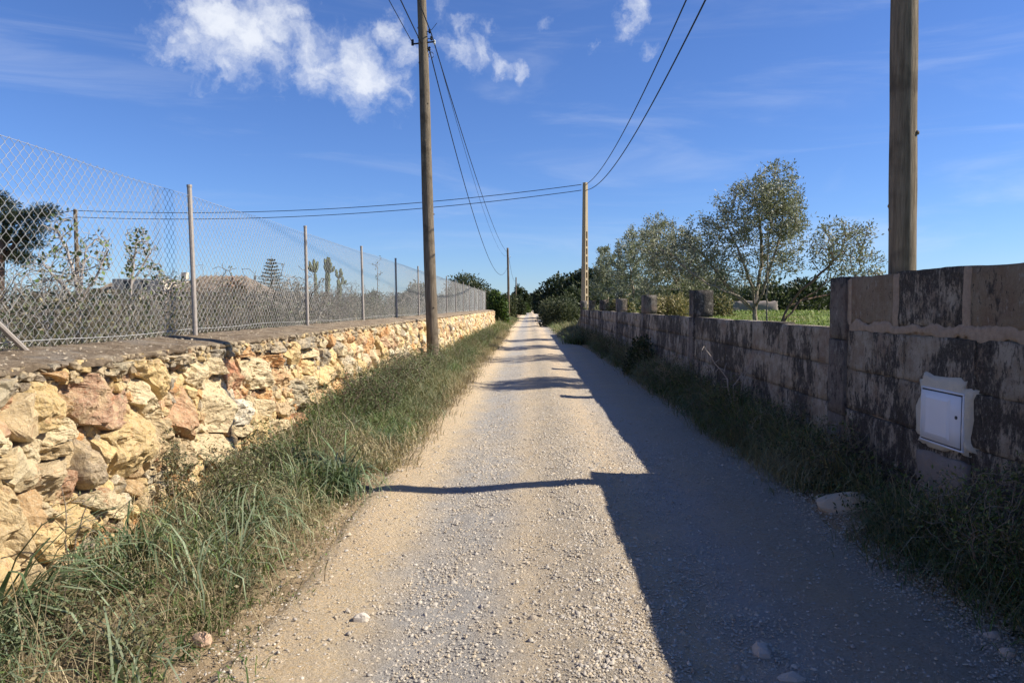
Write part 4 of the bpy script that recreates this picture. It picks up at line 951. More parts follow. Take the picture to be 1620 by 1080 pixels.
pbush('golden_scrub', 'golden dry scrub behind the low wall between second and third pillars', 1060, 462, 19, 90, 6500, GOLD, 28, (.07, .025), 14)
pbush('golden_scrub', 'yellowish scrub behind the low wall past the third pillar', 985, 466, 27, 60, 4800, GOLD + MIDG, 29, (.09, .03), 12)
pbush('golden_scrub', 'brownish scrub under the left limbs of the largest olive', 1130, 458, 24, 80, 5500, GOLD + MIDG, 30, (.08, .03), 12)
# field edge on the right: a low grey wall and a scrubby tree line that reads as one mass
fw = MB()
V, F = rough_box(2.6, .5, .5, 20, 3, 5, .12, .2, 44, 2.2); obj('field_wall', mesh('field_wall', V, F, M['plinth'], smooth=True), None, (17.6, 60, 1.5), label='low grey rubble wall stub at the far edge of the green field', cat='wall')
far_l = MB(); LV, LF, LC, n0 = [], [], [], 0; r = np.random.default_rng(77)
for k in range(80):
    Y = r.uniform(62, 140); X = r.uniform(8, 78) * Y / 100; h_ = r.uniform(2.0, 3.6) * (1 + (Y - 62) / 150); w_ = r.uniform(1.8, 4.0); n = 900
    d = unit(r.normal(size=(n, 3))); d[:, 2] = np.abs(d[:, 2]); Q = d * (.6 + .4 * r.random((n, 1))) * (1 + .3 * fbm(d * 2.5 + k * 3, k, 3))[:, None] * np.array([w_, w_, h_]) + np.array([X, Y, 1.0])
    V, F, c_ = leaves(Q, d + r.normal(size=(n, 3)) * .6, r.uniform(.3, .6, n), r.uniform(.14, .26, n), pick(r, DARK + MIDG if k % 3 else DARK, n), 500 + k); LV.append(V); LF.append(F + n0); LC.append(c_); n0 += len(V)
props(obj('far_scrub', mesh('far_scrub', np.concatenate(LV), np.concatenate(LF), M['leaf'], np.concatenate(LC))), 'belt of scrub and trees beyond the green field', 'scrub', None, 'stuff')

# ------------------------------------------------------------------ the end of the lane
pbush('lane_end_tree', 'dark tree closing the end of the lane', 842, 459, 300, 52, 5000, DARK + [(.05, .06, .05)], 31, (.9, .5), 14, cat='tree')
pbush('lane_end_tree', 'dark tree just left of the lane end below the sky gap', 825, 447, 220, 30, 4500, DARK, 32, (.6, .3), 12, cat='tree')
w_ = bpx(820, 440, 190, 10); bush('cypress', 'narrow dark cypress among the far left poles', w_[0], (w_[1][0] * 1.3, w_[1][0] * 1.3, w_[1][2]), 2600, DARK, 33, (.5, .22), 8, cat='tree')
pbush('ivy_bush', 'bright green ivy bush at the end of the fence', 785, 446, 62, 44, 9000, [(.05, .085, .018), (.085, .13, .03), (.13, .19, .05), (.03, .05, .012)], 34, (.17, .13), 14)
pbush('olive_green_tree', 'round grey green tree above the far end of the fence', 746, 421, 92, 104, 12000, MIDG + DARK[1:3], 35, (.26, .11), 18, cat='tree')
pbush('roadside_bush', 'olive bush behind the first distant pole', 806, 458, 92, 40, 6000, MIDG, 36, (.24, .1), 10)
pbush('roadside_bush', 'dark bush on left lane edge past the distant pole', 820, 466, 130, 30, 4500, DARK + MIDG[:2], 37, (.3, .14), 10)
pbush('roadside_bush', 'small sunlit bush on the left lane edge far away', 830, 474, 170, 18, 2500, [(.09, .13, .03), (.06, .09, .025)], 38, (.3, .14), 8)
pbush('roadside_bush', 'shadowy bush on the right lane edge below evergreens', 873, 478, 85, 34, 4000, DARK + MIDG[:1], 39, (.18, .08), 10)

# ------------------------------------------------------------------ left field behind the fence
LZ = .93
FIG = [(.09, .13, .03), (.13, .18, .045), (.06, .085, .025), (.17, .20, .07)]
def fig(label, base_px, Y, stems, ell, natt, nleaf, seed, dep=1.0, lf=(.085, .06)):
    return olive('fig_tree', label, base_px, Y, ground_z(*atY(base_px[0], base_px[1], Y)[:2]), stems, ell, dep, natt * 2, nleaf, seed, .11, FIG, lf, .0052, 'tree', .075, 'figbark', .05)
fig('bare branched fig tree in front of the left pole', (128, 515), 12.5, [[(126, 480, 0), (118, 440, 0), (108, 400, 0), (90, 365, 0)], [(126, 480, 0), (130, 430, .3), (138, 390, .3)], [(124, 485, 0), (100, 450, -.4), (70, 420, -.4)], [(126, 478, 0), (150, 440, .2), (168, 405, .3)]],
    [(100, 400, 36, 55), (85, 365, 22, 32, .7), (150, 410, 34, 50), (60, 430, 34, 36), (120, 430, 60, 36), (168, 395, 18, 36, .7), (115, 345, 20, 20, .5)], 620, 260, 41)
fig('slim fig with leaf tufts above the cream house wall', (203, 510), 13.5, [[(206, 470, 0), (210, 425, 0), (216, 385, 0)], [(208, 450, 0), (226, 420, .2), (238, 400, .2)]],
    [(216, 395, 26, 42), (235, 400, 18, 36), (205, 420, 18, 30, .7), (250, 430, 16, 18, .6)], 260, 190, 42)
fig('low fig thicket just left of the first fence post', (262, 520), 14, [[(262, 480, 0), (260, 450, 0)]], [(262, 450, 34, 28), (240, 465, 30, 24), (290, 455, 26, 20)], 260, 120, 43)
# dark conifer at the frame edge
c_ = atY(2, 470, 34); e = empty('pine_tree', (c_[0], 34, LZ), 'dark pine with a bare trunk at the left frame edge', 'tree')
w = MB(); tp = [(-.25, 0, -.2), (-.1, 0, 2.0), (.0, 0, 3.2), (.35, .1, 4.3)]; w.tube(tp, [.30, .26, .22, .12], 10)
r = np.random.default_rng(45); Lp = []
for k, (px_, py_) in enumerate([(5, 325), (24, 342), (44, 340), (60, 331), (18, 372), (38, 382), (8, 398), (30, 408), (-20, 345), (-45, 330), (-30, 385), (-70, 360), (47, 362), (-10, 312), (-60, 325), (14, 350)]):
    q0 = atY(px_, py_, 34) - np.array([c_[0], 34, LZ]); q_ = np.array([q0[0], r.uniform(-.9, .9), q0[2]]); Lp.append(q_); w.tube([(0, 0, 2.4 + .1 * k), q_ * .6 + np.array([0, 0, 1.2]), q_], [.08, .05, .02], 5)
w.build('trunk', M['redbark'], e, smooth=True)
Lp = np.array(Lp); n = 15000; k = r.integers(0, len(Lp), n); d = unit(r.normal(size=(n, 3))); Q = Lp[k] + d * r.uniform(.1, .62, (n, 1)) * np.array([1.15, 1.1, .55])
V, F, cc = leaves(Q, d + r.normal(size=(n, 3)) * .5, r.uniform(.1, .24, n), r.uniform(.02, .05, n), pick(r, DARK + [(.05, .055, .03)], n), 46); obj('crown', mesh('crown', V, F, M['leaf'], cc), e)
# house behind the figs
def house():
    Yh = 62; a_ = atY(178, 462, Yh); e = empty('house', (a_[0], Yh, LZ), 'low cream house with terracotta tiled roofs beyond the fence', 'house'); x0 = a_[0]
    def X(px): return atY(px, 460, Yh)[0] - x0
    def Zp(py): return atY(280, py, Yh)[2] - LZ
    w = MB(); w.box((X(178), 0, -.2), (X(258), 5, Zp(441))); w.build('wall', M['render'], e)
    w = MB(); w.box((X(258), .6, -.2), (X(398), 7, Zp(463))); w.build('wall', M['render'], e)
    # hipped tiled roof with tile rolls
    def roof(xa, xb, ya, yb, za, zr, hip, nm):
        ym = (ya + yb) / 2; V = [(xa, ya, za), (xb, ya, za), (xb, yb, za), (xa, yb, za), (xa + hip, ym, zr), (xb - hip, ym, zr)]
        w = MB(); w.add(V, [(0, 1, 5, 4), (1, 2, 5), (2, 3, 4, 5), (3, 0, 4), (0, 3, 2, 1)]); ro = w.build(nm, M['tile'], e)
        n = int((xb - xa) / .45)
        for i in range(n):
            x = xa + (i + .5) * (xb - xa) / n; t0 = min(1, (x - xa) / max(hip, .01), (xb - x) / max(hip, .01)); q1 = np.array([x, ya, za + .05]); q2 = np.array([x, ya + (ym - ya) * t0, za + .05 + (zr - za) * t0])
            if t0 > .06:
                t_ = MB(); t_.tube([q1, q2], .09, 6); t_.build('tile_row', M['tile'], ro)
        return ro
    r1 = roof(X(250), X(402), .2, 7.4, Zp(464), Zp(434), 2.2, 'roof')
    r2 = roof(X(140), X(186), -.4, 5, Zp(463), Zp(447), .8, 'roof')
    ch = MB(); ch.box((X(259), 3.2, Zp(440)), (X(267), 3.8, Zp(428))); ch.build('chimney', M['render'], r1)
    for px in (196, 224): 
        f_ = MB(); f_.box((X(px), -.03, Zp(459)), (X(px + 10), .05, Zp(444))); wi = f_.build('window', M['frame'], e); g_ = MB(); g_.box((X(px + 1.5), -.045, Zp(457.5)), (X(px + 8.5), -.035, Zp(445.5))); g_.build('pane', M['glass'], wi)
    for px in (275, 330, 370):
        f_ = MB(); f_.box((X(px), .56, Zp(485)), (X(px + 12), .62, Zp(468))); wi = f_.build('window', M['frame'], e); g_ = MB(); g_.box((X(px + 1.5), .54, Zp(484)), (X(px + 10.5), .553, Zp(469))); g_.build('pane', M['glass'], wi)
house()
# Norfolk pine
c_ = atY(430, 470, 74); e = empty('norfolk_pine', (c_[0], 74, LZ), 'tiered star shaped Norfolk pine right of the house roof', 'tree'); H = atY(427, 405, 74)[2] - LZ
w = MB(); w.tube([(0, 0, -.2), (0, 0, H)], [.14, .02], 8); w.build('trunk', M['bark'], e)
w = MB(); r = np.random.default_rng(51); LV = []; LD = []
for k in range(14):
    z = H * (.14 + .84 * k / 14); rr = 1.95 * (1 - k / 14.5) ** .9 + .12
    for j in range(7):
        an = j * 2 * np.pi / 7 + k * .4; d = np.array([math.cos(an), math.sin(an), 0]); tipz = .18 * rr; w.tube([(0, 0, z), d * rr * .6 + (0, 0, z + .02), d * rr + (0, 0, z + tipz)], [.03, .022, .012], 4)
        t_ = r.random(60); LV.append(d * rr * t_[:, None] + np.stack([0 * t_, 0 * t_, z + tipz * t_ ** 2], 1)); LD.append(np.tile(d * .6, (60, 1)) + r.normal(size=(60, 3)) * .5 + (0, 0, .3))
w.build('branch_whorls', M['bark'], e)
P_ = np.concatenate(LV); V, F, cc = leaves(P_, np.concatenate(LD), .17, .05, pick(r, DARK + MIDG[:1], len(P_)), 52); obj('crown', mesh('crown', V, F, M['leaf'], cc), e)
# candelabra cactus
c_ = atY(522, 470, 36); e = empty('candelabra_cactus', (c_[0], 36, LZ), 'branching candelabra cactus silhouetted above the hedge', 'cactus')
def cx(px, py): q_ = atY(px, py, 36); return np.array([q_[0] - c_[0], 0, q_[2] - LZ])
def cactus_arm(pts, rad):
    pts = np.asarray(pts, float); m_ = 7 * (len(pts) - 1); t_ = np.linspace(0, len(pts) - 1, m_); P_ = np.stack([np.interp(t_, np.arange(len(pts)), pts[:, k]) for k in range(3)], 1)
    rr = rad * (1 + .16 * np.sin(np.arange(m_) * 2.1)); rr[-1] *= .35; rr[-2] *= .8; n = 10; an = np.linspace(0, 2 * np.pi, n, endpoint=False); rib = np.where(np.arange(n) % 2, .62, 1.)
    V = P_[:, None] + (rr[:, None] * rib[None])[..., None] * np.stack([np.cos(an), np.sin(an), 0 * an], 1)[None]
    F = [(i * n + j, i * n + (j + 1) % n, (i + 1) * n + (j + 1) % n, (i + 1) * n + j) for i in range(m_ - 1) for j in range(n)] + [tuple((m_ - 1) * n + j for j in range(n))]
    return obj('arm', mesh('arm', V.reshape(-1, 3), F, M['cactus']), e)
r = np.random.default_rng(53)
for (bx_, by_), (tx, ty), heads in (((505, 474), (503, 432), [(491, 421), (495, 414), (499, 411), (503, 411), (506, 414)]), ((514, 474), (514, 425), [(510, 408), (513, 405), (517, 406), (520, 410)]), ((520, 474), (522, 432), [(518, 418), (523, 413), (527, 416), (529, 421), (513, 420)]), ((533, 474), (534, 440), [(532, 426), (536, 424), (540, 430)]), ((541, 474), (542, 451), [(540, 443), (545, 438), (549, 443)])):
    dy = r.uniform(-.5, .5); s_ = np.array([0, dy, 0]); cactus_arm([cx(bx_, by_) + s_ - (0, 0, .3), cx((bx_ + tx) / 2, (by_ + ty) / 2) + s_, cx(tx, ty) + s_], .085)
    for hx, hy in heads:
        d2 = np.array([0, r.uniform(-.25, .25), 0]); cactus_arm([cx(tx, ty) + s_, cx((tx + hx * 2) / 3, (ty + hy) / 2 + 3) + s_ + d2, cx(hx, hy) + s_ + d2], .075)
# clipped dark hedge line and bushes behind the fence
hd = empty('hedge', (-14, 30, LZ), 'long dark hedge behind the fence from the house to the lane', 'hedge')
r = np.random.default_rng(55); LV, LD, tone = [], [], []
for k in range(120):
    t_ = k / 119; q_ = np.array([-24 + 20.2 * t_, 34 + 22 * t_ * t_, 0]) + r.normal(size=3) * .3; h_ = 1.15 + .25 * r.random(); n = 330
    d = unit(r.normal(size=(n, 3))); P_ = d * (.55 + .45 * r.random((n, 1))) * np.array([.75, .75, h_ * .62]) + np.array([q_[0] + 14, q_[1] - 30, h_ * .52]); LV.append(P_); LD.append(d + r.normal(size=(n, 3)) * .6)
P_ = np.concatenate(LV); V, F, cc = leaves(P_, np.concatenate(LD), r.uniform(.07, .16, len(P_)), r.uniform(.03, .08, len(P_)), pick(r, DARK + [(.06, .06, .03)], len(P_)), 56); obj('crown', mesh('crown', V, F, M['leaf'], cc), hd)
pbush('garden_bush', 'olive bush behind the fourth fence post left of the leaning pole', 560, 460, 30, 36, 4200, MIDG, 61, (.11, .05), 12)
pbush('garden_bush', 'spiky bush right of the candelabra cactus', 590, 453, 33, 44, 4200, MIDG + FIG[:1], 62, (.16, .035), 12)
pbush('garden_tree', 'large rounded grey tree behind the fence left of leaning pole', 655, 437, 42, 80, 8500, MIDG + DARK[1:3], 63, (.14, .06), 18, cat='tree')
pbush('garden_bush', 'green bush behind the fence right of the leaning pole', 712, 452, 56, 50, 4500, MIDG + DARK[1:2], 64, (.16, .07), 12)
pbush('garden_bush', 'dark green bush at the left foot of the fig tree', 40, 470, 16, 120, 6000, MIDG + DARK, 65, (.09, .04), 14)
pbush('garden_bush', 'pinkish flowering bush by the right end of the house roof', 372, 440, 55, 60, 4200, [(.30, .17, .12), (.14, .12, .06), (.35, .22, .15), (.10, .10, .045)], 66, (.2, .1), 12)
# bare sapling between fence posts
olive('bare_sapling', 'bare thin sapling between the third and fourth fence posts', (598, 470), 24, LZ, [[(597, 450, 0), (598, 425, 0)]], [(598, 425, 16, 26)], .4, 26, 40, 67, .16, FIG, (.08, .03), .006, 'tree', .03, 'bark')
# dry brushwood tangled behind the fence: one mass of twigs and stems
def twig_mass(n, xr, yr, hr, seed, pal, wid=.006, zf=None):
    r = np.random.default_rng(seed); x = r.uniform(*xr, n); y = yr[0] + (yr[1] - yr[0]) * r.random(n) ** 1.3; h_ = r.uniform(*hr, n); return blades(x, y, h_, np.full(n, wid) * r.uniform(.6, 1.5, n), r.uniform(.15, .7, n), pick(r, pal, n), r, segs=4, wob=.10)
def blades(x, y, ln, wd, bend, cols, r, segs=3, wob=.0, head=None, zoff=0.0, tilt=None):
    n = len(x); z = gz(x, y) - .015 + zoff; an = r.uniform(0, 2 * np.pi, n) if head is None else head; hd_ = np.stack([np.cos(an), np.sin(an), 0 * an], 1); sd_ = np.stack([-np.sin(an), np.cos(an), 0 * an], 1)
    t0 = r.uniform(.0, .35, n) if tilt is None else tilt; pts = [np.stack([x, y, z], 1)]; a_ = t0.copy(); cur = pts[0]
    for k in range(segs):
        a_ = a_ + bend * (.5 + k * .7) / segs * 1.5
        cur = cur + (hd_ * np.sin(a_)[:, None] + np.array([0, 0, 1.]) * np.cos(a_)[:, None]) * (ln / segs)[:, None]
        if wob: cur = cur + r.normal(size=(n, 3)) * (wob * ln / segs)[:, None]
        pts.append(cur)
    V = []; w_ = [1, .95, .85, .65, .4][:segs] + [.08]
    for k in range(segs + 1): V += [pts[k] - sd_ * (wd * w_[k] * .5)[:, None], pts[k] + sd_ * (wd * w_[k] * .5)[:, None]]
    V = np.stack(V, 1).reshape(-1, 3); m_ = 2 * (segs + 1); f = np.array([(2 * k, 2 * k + 1, 2 * k + 3, 2 * k + 2) for k in range(segs)])
    F = (f[None] + (np.arange(n) * m_)[:, None, None]).reshape(-1, 4); return V, F, np.repeat(cols, m_, 0)
def merge(parts):
    n0 = 0; Vs, Fs, Cs = [], [], []
    for V, F, c_ in parts: Vs.append(V); Fs.append(F + n0); Cs.append(c_); n0 += len(V)
    return np.concatenate(Vs), np.concatenate(Fs), np.concatenate(Cs)
TWIG = [(.20, .155, .115), (.14, .105, .075), (.27, .22, .17), (.10, .085, .05)]
DRYG = [(.30, .25, .14), (.22, .19, .105), (.17, .175, .085), (.13, .15, .065)]
def shrub_variants(nv, seed):
    out = []
    for v in range(nv):
        r = np.random.default_rng(seed + v); A = unit(r.normal(size=(150, 3))) * r.random((150, 1)) ** .4 * np.array([.55, .55, .42]) + np.array([0, 0, .58])
        pos, par = colonize([[np.zeros(3), np.array([.02, 0, .2])], [np.zeros(3), np.array([-.15, .1, .3])], [np.zeros(3), np.array([.12, -.14, .3])]], A, .07, .6, .085, .06, 40, seed + v)
        rad = radii(par, .0032, 2.4, .02); me = wood_mesh('tmp', pos, par, rad, None, np.zeros(3), 3); n = len(me.vertices); co = np.zeros(n * 3, np.float32); me.vertices.foreach_get('co', co)
        out.append((co.reshape(-1, 3).astype(float), np.arange(n).reshape(-1, 6), pos)); bpy.data.meshes.remove(me)
    return out
SV = shrub_variants(4, 700); rs = np.random.default_rng(701); parts = []; lv = []
f3 = np.array([(0, 1, 4, 3), (1, 2, 5, 4), (2, 0, 3, 5)])
for k in range(270):
    t_ = k / 269; Y = 4.6 + 30 * t_ ** 1.5 + rs.uniform(-.5, .5); X = -3.75 - rs.random() * (2.2 + .28 * Y); sc_k = (.45 + .85 * rs.random() ** 1.6) * np.interp(Y, [4.5, 8, 13, 20, 36], [.62, .92, 1.22, 1.25, 1.4]); v, idx, pos = SV[k % 4]; a = rs.uniform(0, 6.28); Rm = np.array([[math.cos(a), -math.sin(a), 0], [math.sin(a), math.cos(a), 0], [0, 0, 1]])
    off = np.array([X, Y, ground_z(X, Y)]); col = pick(rs, TWIG + [(.32, .28, .23), (.38, .34, .29)], 1)
    parts.append((v @ Rm.T * sc_k + off, (f3[None] + (np.arange(len(v) // 6) * 6)[:, None, None]).reshape(-1, 4), np.repeat(col, len(v), 0)))
    nl = rs.integers(4, 90); j = rs.integers(0, len(pos), nl); lv.append(leaves(pos[j] @ Rm.T * sc_k + off + rs.normal(size=(nl, 3)) * .03, rs.normal(size=(nl, 3)), rs.uniform(.03, .08, nl), rs.uniform(.015, .035, nl), pick(rs, DRYG + MIDG, nl), k))
V, F, cc = merge(parts + lv + [twig_mass(2600, (-8.5, -3.4), (4.2, 26), (.3, .8), 71, TWIG, .006), twig_mass(5200, (-7.5, -3.4), (4.2, 24), (.2, .5), 72, DRYG + MIDG[:2], .008), twig_mass(3000, (-14, -3.5), (12, 40), (.4, .9), 73, TWIG + DRYG, .012), twig_mass(2500, (-7, -3.5), (24, 52), (.5, 1.0), 74, TWIG + DRYG + MIDG, .018)])
props(obj('brushwood', mesh('brushwood', V, F, M['grass'], cc)), 'tangled dry brushwood and weeds behind the chain link fence', 'brushwood', None, 'stuff')
r = np.random.default_rng(75); n = 16000; x = r.uniform(-9, -3.4, n); y = 4 + 24 * r.random(n) ** 1.4; P_ = np.stack([x, y, gz(x, y) + r.random(n) ** 1.6 * .75], 1)
V, F, cc = leaves(P_, r.normal(size=(n, 3)), r.uniform(.025, .07, n), r.uniform(.012, .03, n), pick(r, DRYG + MIDG, n), 76); props(obj('undergrowth', mesh('undergrowth', V, F, M['leaf'], cc)), 'low leafy undergrowth among the brushwood behind the fence', 'undergrowth', None, 'stuff')

# ------------------------------------------------------------------ verge grass
GREEN = [(.075, .12, .03), (.11, .16, .045), (.055, .09, .025), (.14, .175, .065)]
BLUEG = [(.095, .14, .065), (.135, .185, .095), (.065, .10, .045), (.19, .23, .14)]
STRAW = [(.34, .28, .17), (.26, .205, .12), (.20, .155, .09), (.15, .125, .07)]
def tufts(nt_, xr, yr, per, ln, wd, pal, seed, ypow=1.0, spread=.07, bend=(.4, 1.3), segs=3, xbias=None, hfun=None, dfun=None):
    r = np.random.default_rng(seed); tx = r.uniform(*xr, nt_); ty = yr[0] + (yr[1] - yr[0]) * r.random(nt_) ** ypow
    if dfun is not None:
        k = r.random(nt_) < dfun(tx, ty); tx, ty = tx[k], ty[k]
    m_ = len(tx); k = np.repeat(np.arange(m_), per); n = len(k); x = tx[k] + r.normal(size=n) * spread; y = ty[k] + r.normal(size=n) * spread
    hs_ = (r.uniform(.6, 1.2, m_) * (1.0 + .75 * fb2(tx * 1.6, ty * 1.3, 209, 3)))[k]; l_ = r.uniform(*ln, n) * hs_ * (hfun(x, y) if hfun is not None else 1)
    pn = fb2(tx * 1.1, ty * .8, seed % 7 + 200, 3)[:, None]; tn = pick(r, pal, m_); tn = tn + (np.array([[.34, .28, .16]]) - tn) * np.clip(pn * 1.6, 0, .75); tn = tn * (1.15 + .35 * fb2(tx * .7, ty * .6, 208, 2)[:, None])
    tone = tn[k] * r.uniform(.75, 1.25, (n, 1))
    head = np.arctan2(y - ty[k], x - tx[k]) + r.normal(size=n) * .8
    return blades(x, y, l_, r.uniform(*wd, n), r.uniform(*bend, n), tone, r, segs, .04, head)
def hl(x, y):      # height of the left verge: low beside the near wall, tallest in the middle distance
    return np.interp(y, [2, 4.6, 5.4, 8, 9.3, 13, 16, 30, 60], [.75, .8, 1.0, .95, 1.4, 1.45, 1.05, .85, .75]) * (1 - .55 * sm(-2.15, -1.35, x))
def dl(x, y): return np.clip(.62 + 1.3 * fb2(x * 1.3, y * .9, 91, 3) + .5 * sm(5, 9, y), .10, 1) * (1 - .85 * sm(-1.7, -1.38, x))
G = [tufts(1700, (-2.58, -1.36), (2.2, 8.5), 14, (.07, .24), (.0025, .006), DRYG + STRAW[:2], 101, .9, .08, (.4, 1.6), 3, None, hl, dl),
     tufts(210, (-2.58, -1.5), (2.2, 9), 34, (.28, .62), (.004, .010), GREEN + BLUEG, 102, .9, .06, (.5, 1.5), 4, None, hl, dl),
     tufts(420, (-2.58, -1.7), (2.4, 9), 9, (.35, .70), (.002, .004), STRAW + TWIG, 107, .9, .06, (.2, .9), 4, None, hl, dl),
     tufts(2200, (-2.56, -1.45), (8, 30), 17, (.22, .62), (.004, .009), DRYG[1:] + GREEN[:3] + BLUEG, 103, 1.5, .10, (.4, 1.4), 3, None, hl, dl),
     tufts(900, (-1.75, -1.25), (7, 45), 12, (.14, .34), (.005, .010), STRAW + DRYG[:2], 104, 1.3, .1, (.4, 1.3), 3, None, None, None),
     tufts(1500, (-2.9, -1.5), (26, 95), 14, (.35, .7), (.012, .026), DRYG[1:] + GREEN[:2], 105, 1.4, .2, (.4, 1.3), 3, None, hl, None),
     tufts(240, (-2.5, -1.45), (2.2, 5.6), 12, (.28, .62), (.002, .0045), STRAW + DRYG[:2], 108, .9, .09, (.5, 1.9), 4, None, None, dl),
     tufts(60, (-2.5, -1.6), (2.2, 6.5), 16, (.4, .75), (.008, .014), BLUEG, 109, .9, .05, (.6, 1.7), 5, None, None, dl),
     tufts(800, (-2.5, -1.22), (2.2, 8), 10, (.04, .13), (.004, .008), GREEN + FIG[:2], 106, .9, .05, (.4, 1.6), 3, None, None, dl)]
V, F, cc = merge(G); props(obj('verge_grass', mesh('verge_grass', V, F, M['grass'], cc)), 'sunlit tangle of dry and green grass along the left wall', 'grass', None, 'stuff')
def dr(x, y): return np.clip(.75 + .9 * fb2(x * 1.2, y * .8, 92, 3), .1, 1) * (1 - .93 * sm(2.46, 2.22, x)) * np.where((y > 5.0) & (y < 6.05) & (x < 2.68), .04, 1)
def hr(x, y): return (.55 + .75 * sm(2.1, 2.6, x)) * np.interp(y, [3, 5, 8, 12, 20, 40], [.9, .85, 1.0, 1.1, 1.0, .8])
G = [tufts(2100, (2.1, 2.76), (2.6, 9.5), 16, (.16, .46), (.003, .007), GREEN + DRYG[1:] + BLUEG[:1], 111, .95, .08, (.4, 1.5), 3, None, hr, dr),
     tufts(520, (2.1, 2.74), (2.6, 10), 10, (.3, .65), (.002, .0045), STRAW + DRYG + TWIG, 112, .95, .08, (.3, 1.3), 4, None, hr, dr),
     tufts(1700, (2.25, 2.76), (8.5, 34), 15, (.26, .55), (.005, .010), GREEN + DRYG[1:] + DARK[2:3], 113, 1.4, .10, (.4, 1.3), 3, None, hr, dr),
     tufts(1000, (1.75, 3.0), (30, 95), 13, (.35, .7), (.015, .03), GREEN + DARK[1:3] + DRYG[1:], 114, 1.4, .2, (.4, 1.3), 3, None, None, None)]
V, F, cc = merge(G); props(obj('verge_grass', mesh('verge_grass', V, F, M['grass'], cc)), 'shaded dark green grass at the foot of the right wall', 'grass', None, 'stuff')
G = [tufts(2600, (3.2, 16), (6, 30), 10, (.05, .14), (.01, .02), [(.13, .19, .035), (.17, .22, .05), (.10, .15, .03)], 121, 1., .15, (.3, 1.2), 3), tufts(3000, (4, 45), (28, 62), 8, (.06, .16), (.03, .05), [(.13, .19, .035), (.17, .22, .05), (.10, .15, .03)], 122, 1., .3, (.3, 1.2), 3)]
V, F, cc = merge(G); props(obj('field_grass', mesh('field_grass', V, F, M['grass'], cc)), 'short bright green grass of the field behind the right wall', 'grass', None, 'stuff')
def weed_mass(spots, seed, pal, nl, lf=(.018, .045), twig=TWIG):
    r = np.random.default_rng(seed); parts = []
    for k, (X, Y, h_) in enumerate(spots):
        v, idx, pos = SV[k % 4]; a = r.uniform(0, 6.28); Rm = np.array([[math.cos(a), -math.sin(a), 0], [math.sin(a), math.cos(a), 0], [0, 0, 1]]) * h_; off = np.array([X, Y, ground_z(X, Y) - .03]); tone = pick(r, pal, 1)
        parts.append((v @ Rm.T + off, (f3[None] + (np.arange(len(v) // 6) * 6)[:, None, None]).reshape(-1, 4), np.repeat(pick(r, twig, 1), len(v), 0)))
        j = r.integers(0, len(pos), nl); parts.append(leaves(pos[j] @ Rm.T + off + r.normal(size=(nl, 3)) * .035, r.normal(size=(nl, 3)) + np.array([0, 0, .5]), r.uniform(*lf, nl), r.uniform(.006, .016, nl), (tone * .6 + .4 * pick(r, pal, nl)) * r.uniform(.7, 1.25, (nl, 1)), seed + k))
    return merge(parts)
rw = np.random.default_rng(211); sp_ = []
for k in range(46): Y = rw.uniform(8.2, 15.5); sp_.append((rw.uniform(-2.45, -1.95), Y, rw.uniform(.45, .85)))
for k in range(16): Y = rw.uniform(4.9, 8.4); sp_.append((rw.uniform(-2.5, -2.0), Y, rw.uniform(.28, .6)))
for k in range(7): sp_.append((rw.uniform(-2.4, -1.7), rw.uniform(2.8, 5), rw.uniform(.18, .32)))
for k in range(40): Y = rw.uniform(15, 34); sp_.append((rw.uniform(-2.45, -1.75), Y, rw.uniform(.4, .7)))
V, F, cc = weed_mass(sp_, 212, GREEN + BLUEG + DRYG[1:], 520); props(obj('wall_weeds', mesh('wall_weeds', V, F, M['grass'], cc)), 'shrubby grey green weeds crowding the foot of the stone wall', 'weeds', None, 'stuff')
sp_ = []
for k in range(36): sp_ += [(x_, y_, h_) for x_, y_, h_ in [(rw.uniform(2.45, 2.68), rw.uniform(3.0, 10), rw.uniform(.35, .68))] if not 4.5 < y_ < 6.1]
for k in range(44): sp_.append((rw.uniform(2.35, 2.68), rw.uniform(10, 34), rw.uniform(.45, .85)))
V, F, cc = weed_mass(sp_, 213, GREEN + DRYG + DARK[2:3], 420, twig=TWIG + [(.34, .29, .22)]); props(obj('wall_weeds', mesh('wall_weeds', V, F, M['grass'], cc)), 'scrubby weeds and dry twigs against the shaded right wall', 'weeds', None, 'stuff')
# low weeds and litter in the left verge
r = np.random.default_rng(131); n = 26000; x = r.uniform(-2.58, -1.3, n); y = 2.2 + 12 * r.random(n) ** 1.2; k = r.random(n) < dl(x, y); x, y = x[k], y[k]; n = len(x)
P_ = np.stack([x, y, gz(x, y) + .01 + r.random(n) ** 2.2 * .22 * hl(x, y)], 1); V, F, cc = leaves(P_, r.normal(size=(n, 3)) * np.array([1, 1, .6]), r.uniform(.015, .05, n), r.uniform(.004, .018, n), pick(r, GREEN + DRYG + STRAW, n), 132)
props(obj('weeds', mesh('weeds', V, F, M['leaf'], cc)), 'small leafed weeds and litter on the left verge', 'weeds', None, 'stuff')
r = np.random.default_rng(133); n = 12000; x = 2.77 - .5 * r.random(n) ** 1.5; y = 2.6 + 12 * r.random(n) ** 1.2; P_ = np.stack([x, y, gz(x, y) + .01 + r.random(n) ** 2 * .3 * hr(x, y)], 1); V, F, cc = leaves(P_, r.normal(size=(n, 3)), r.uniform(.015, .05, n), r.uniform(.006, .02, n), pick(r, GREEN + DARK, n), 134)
props(obj('weeds', mesh('weeds', V, F, M['leaf'], cc)), 'small leafed weeds in the shade under the right wall', 'weeds', None, 'stuff')

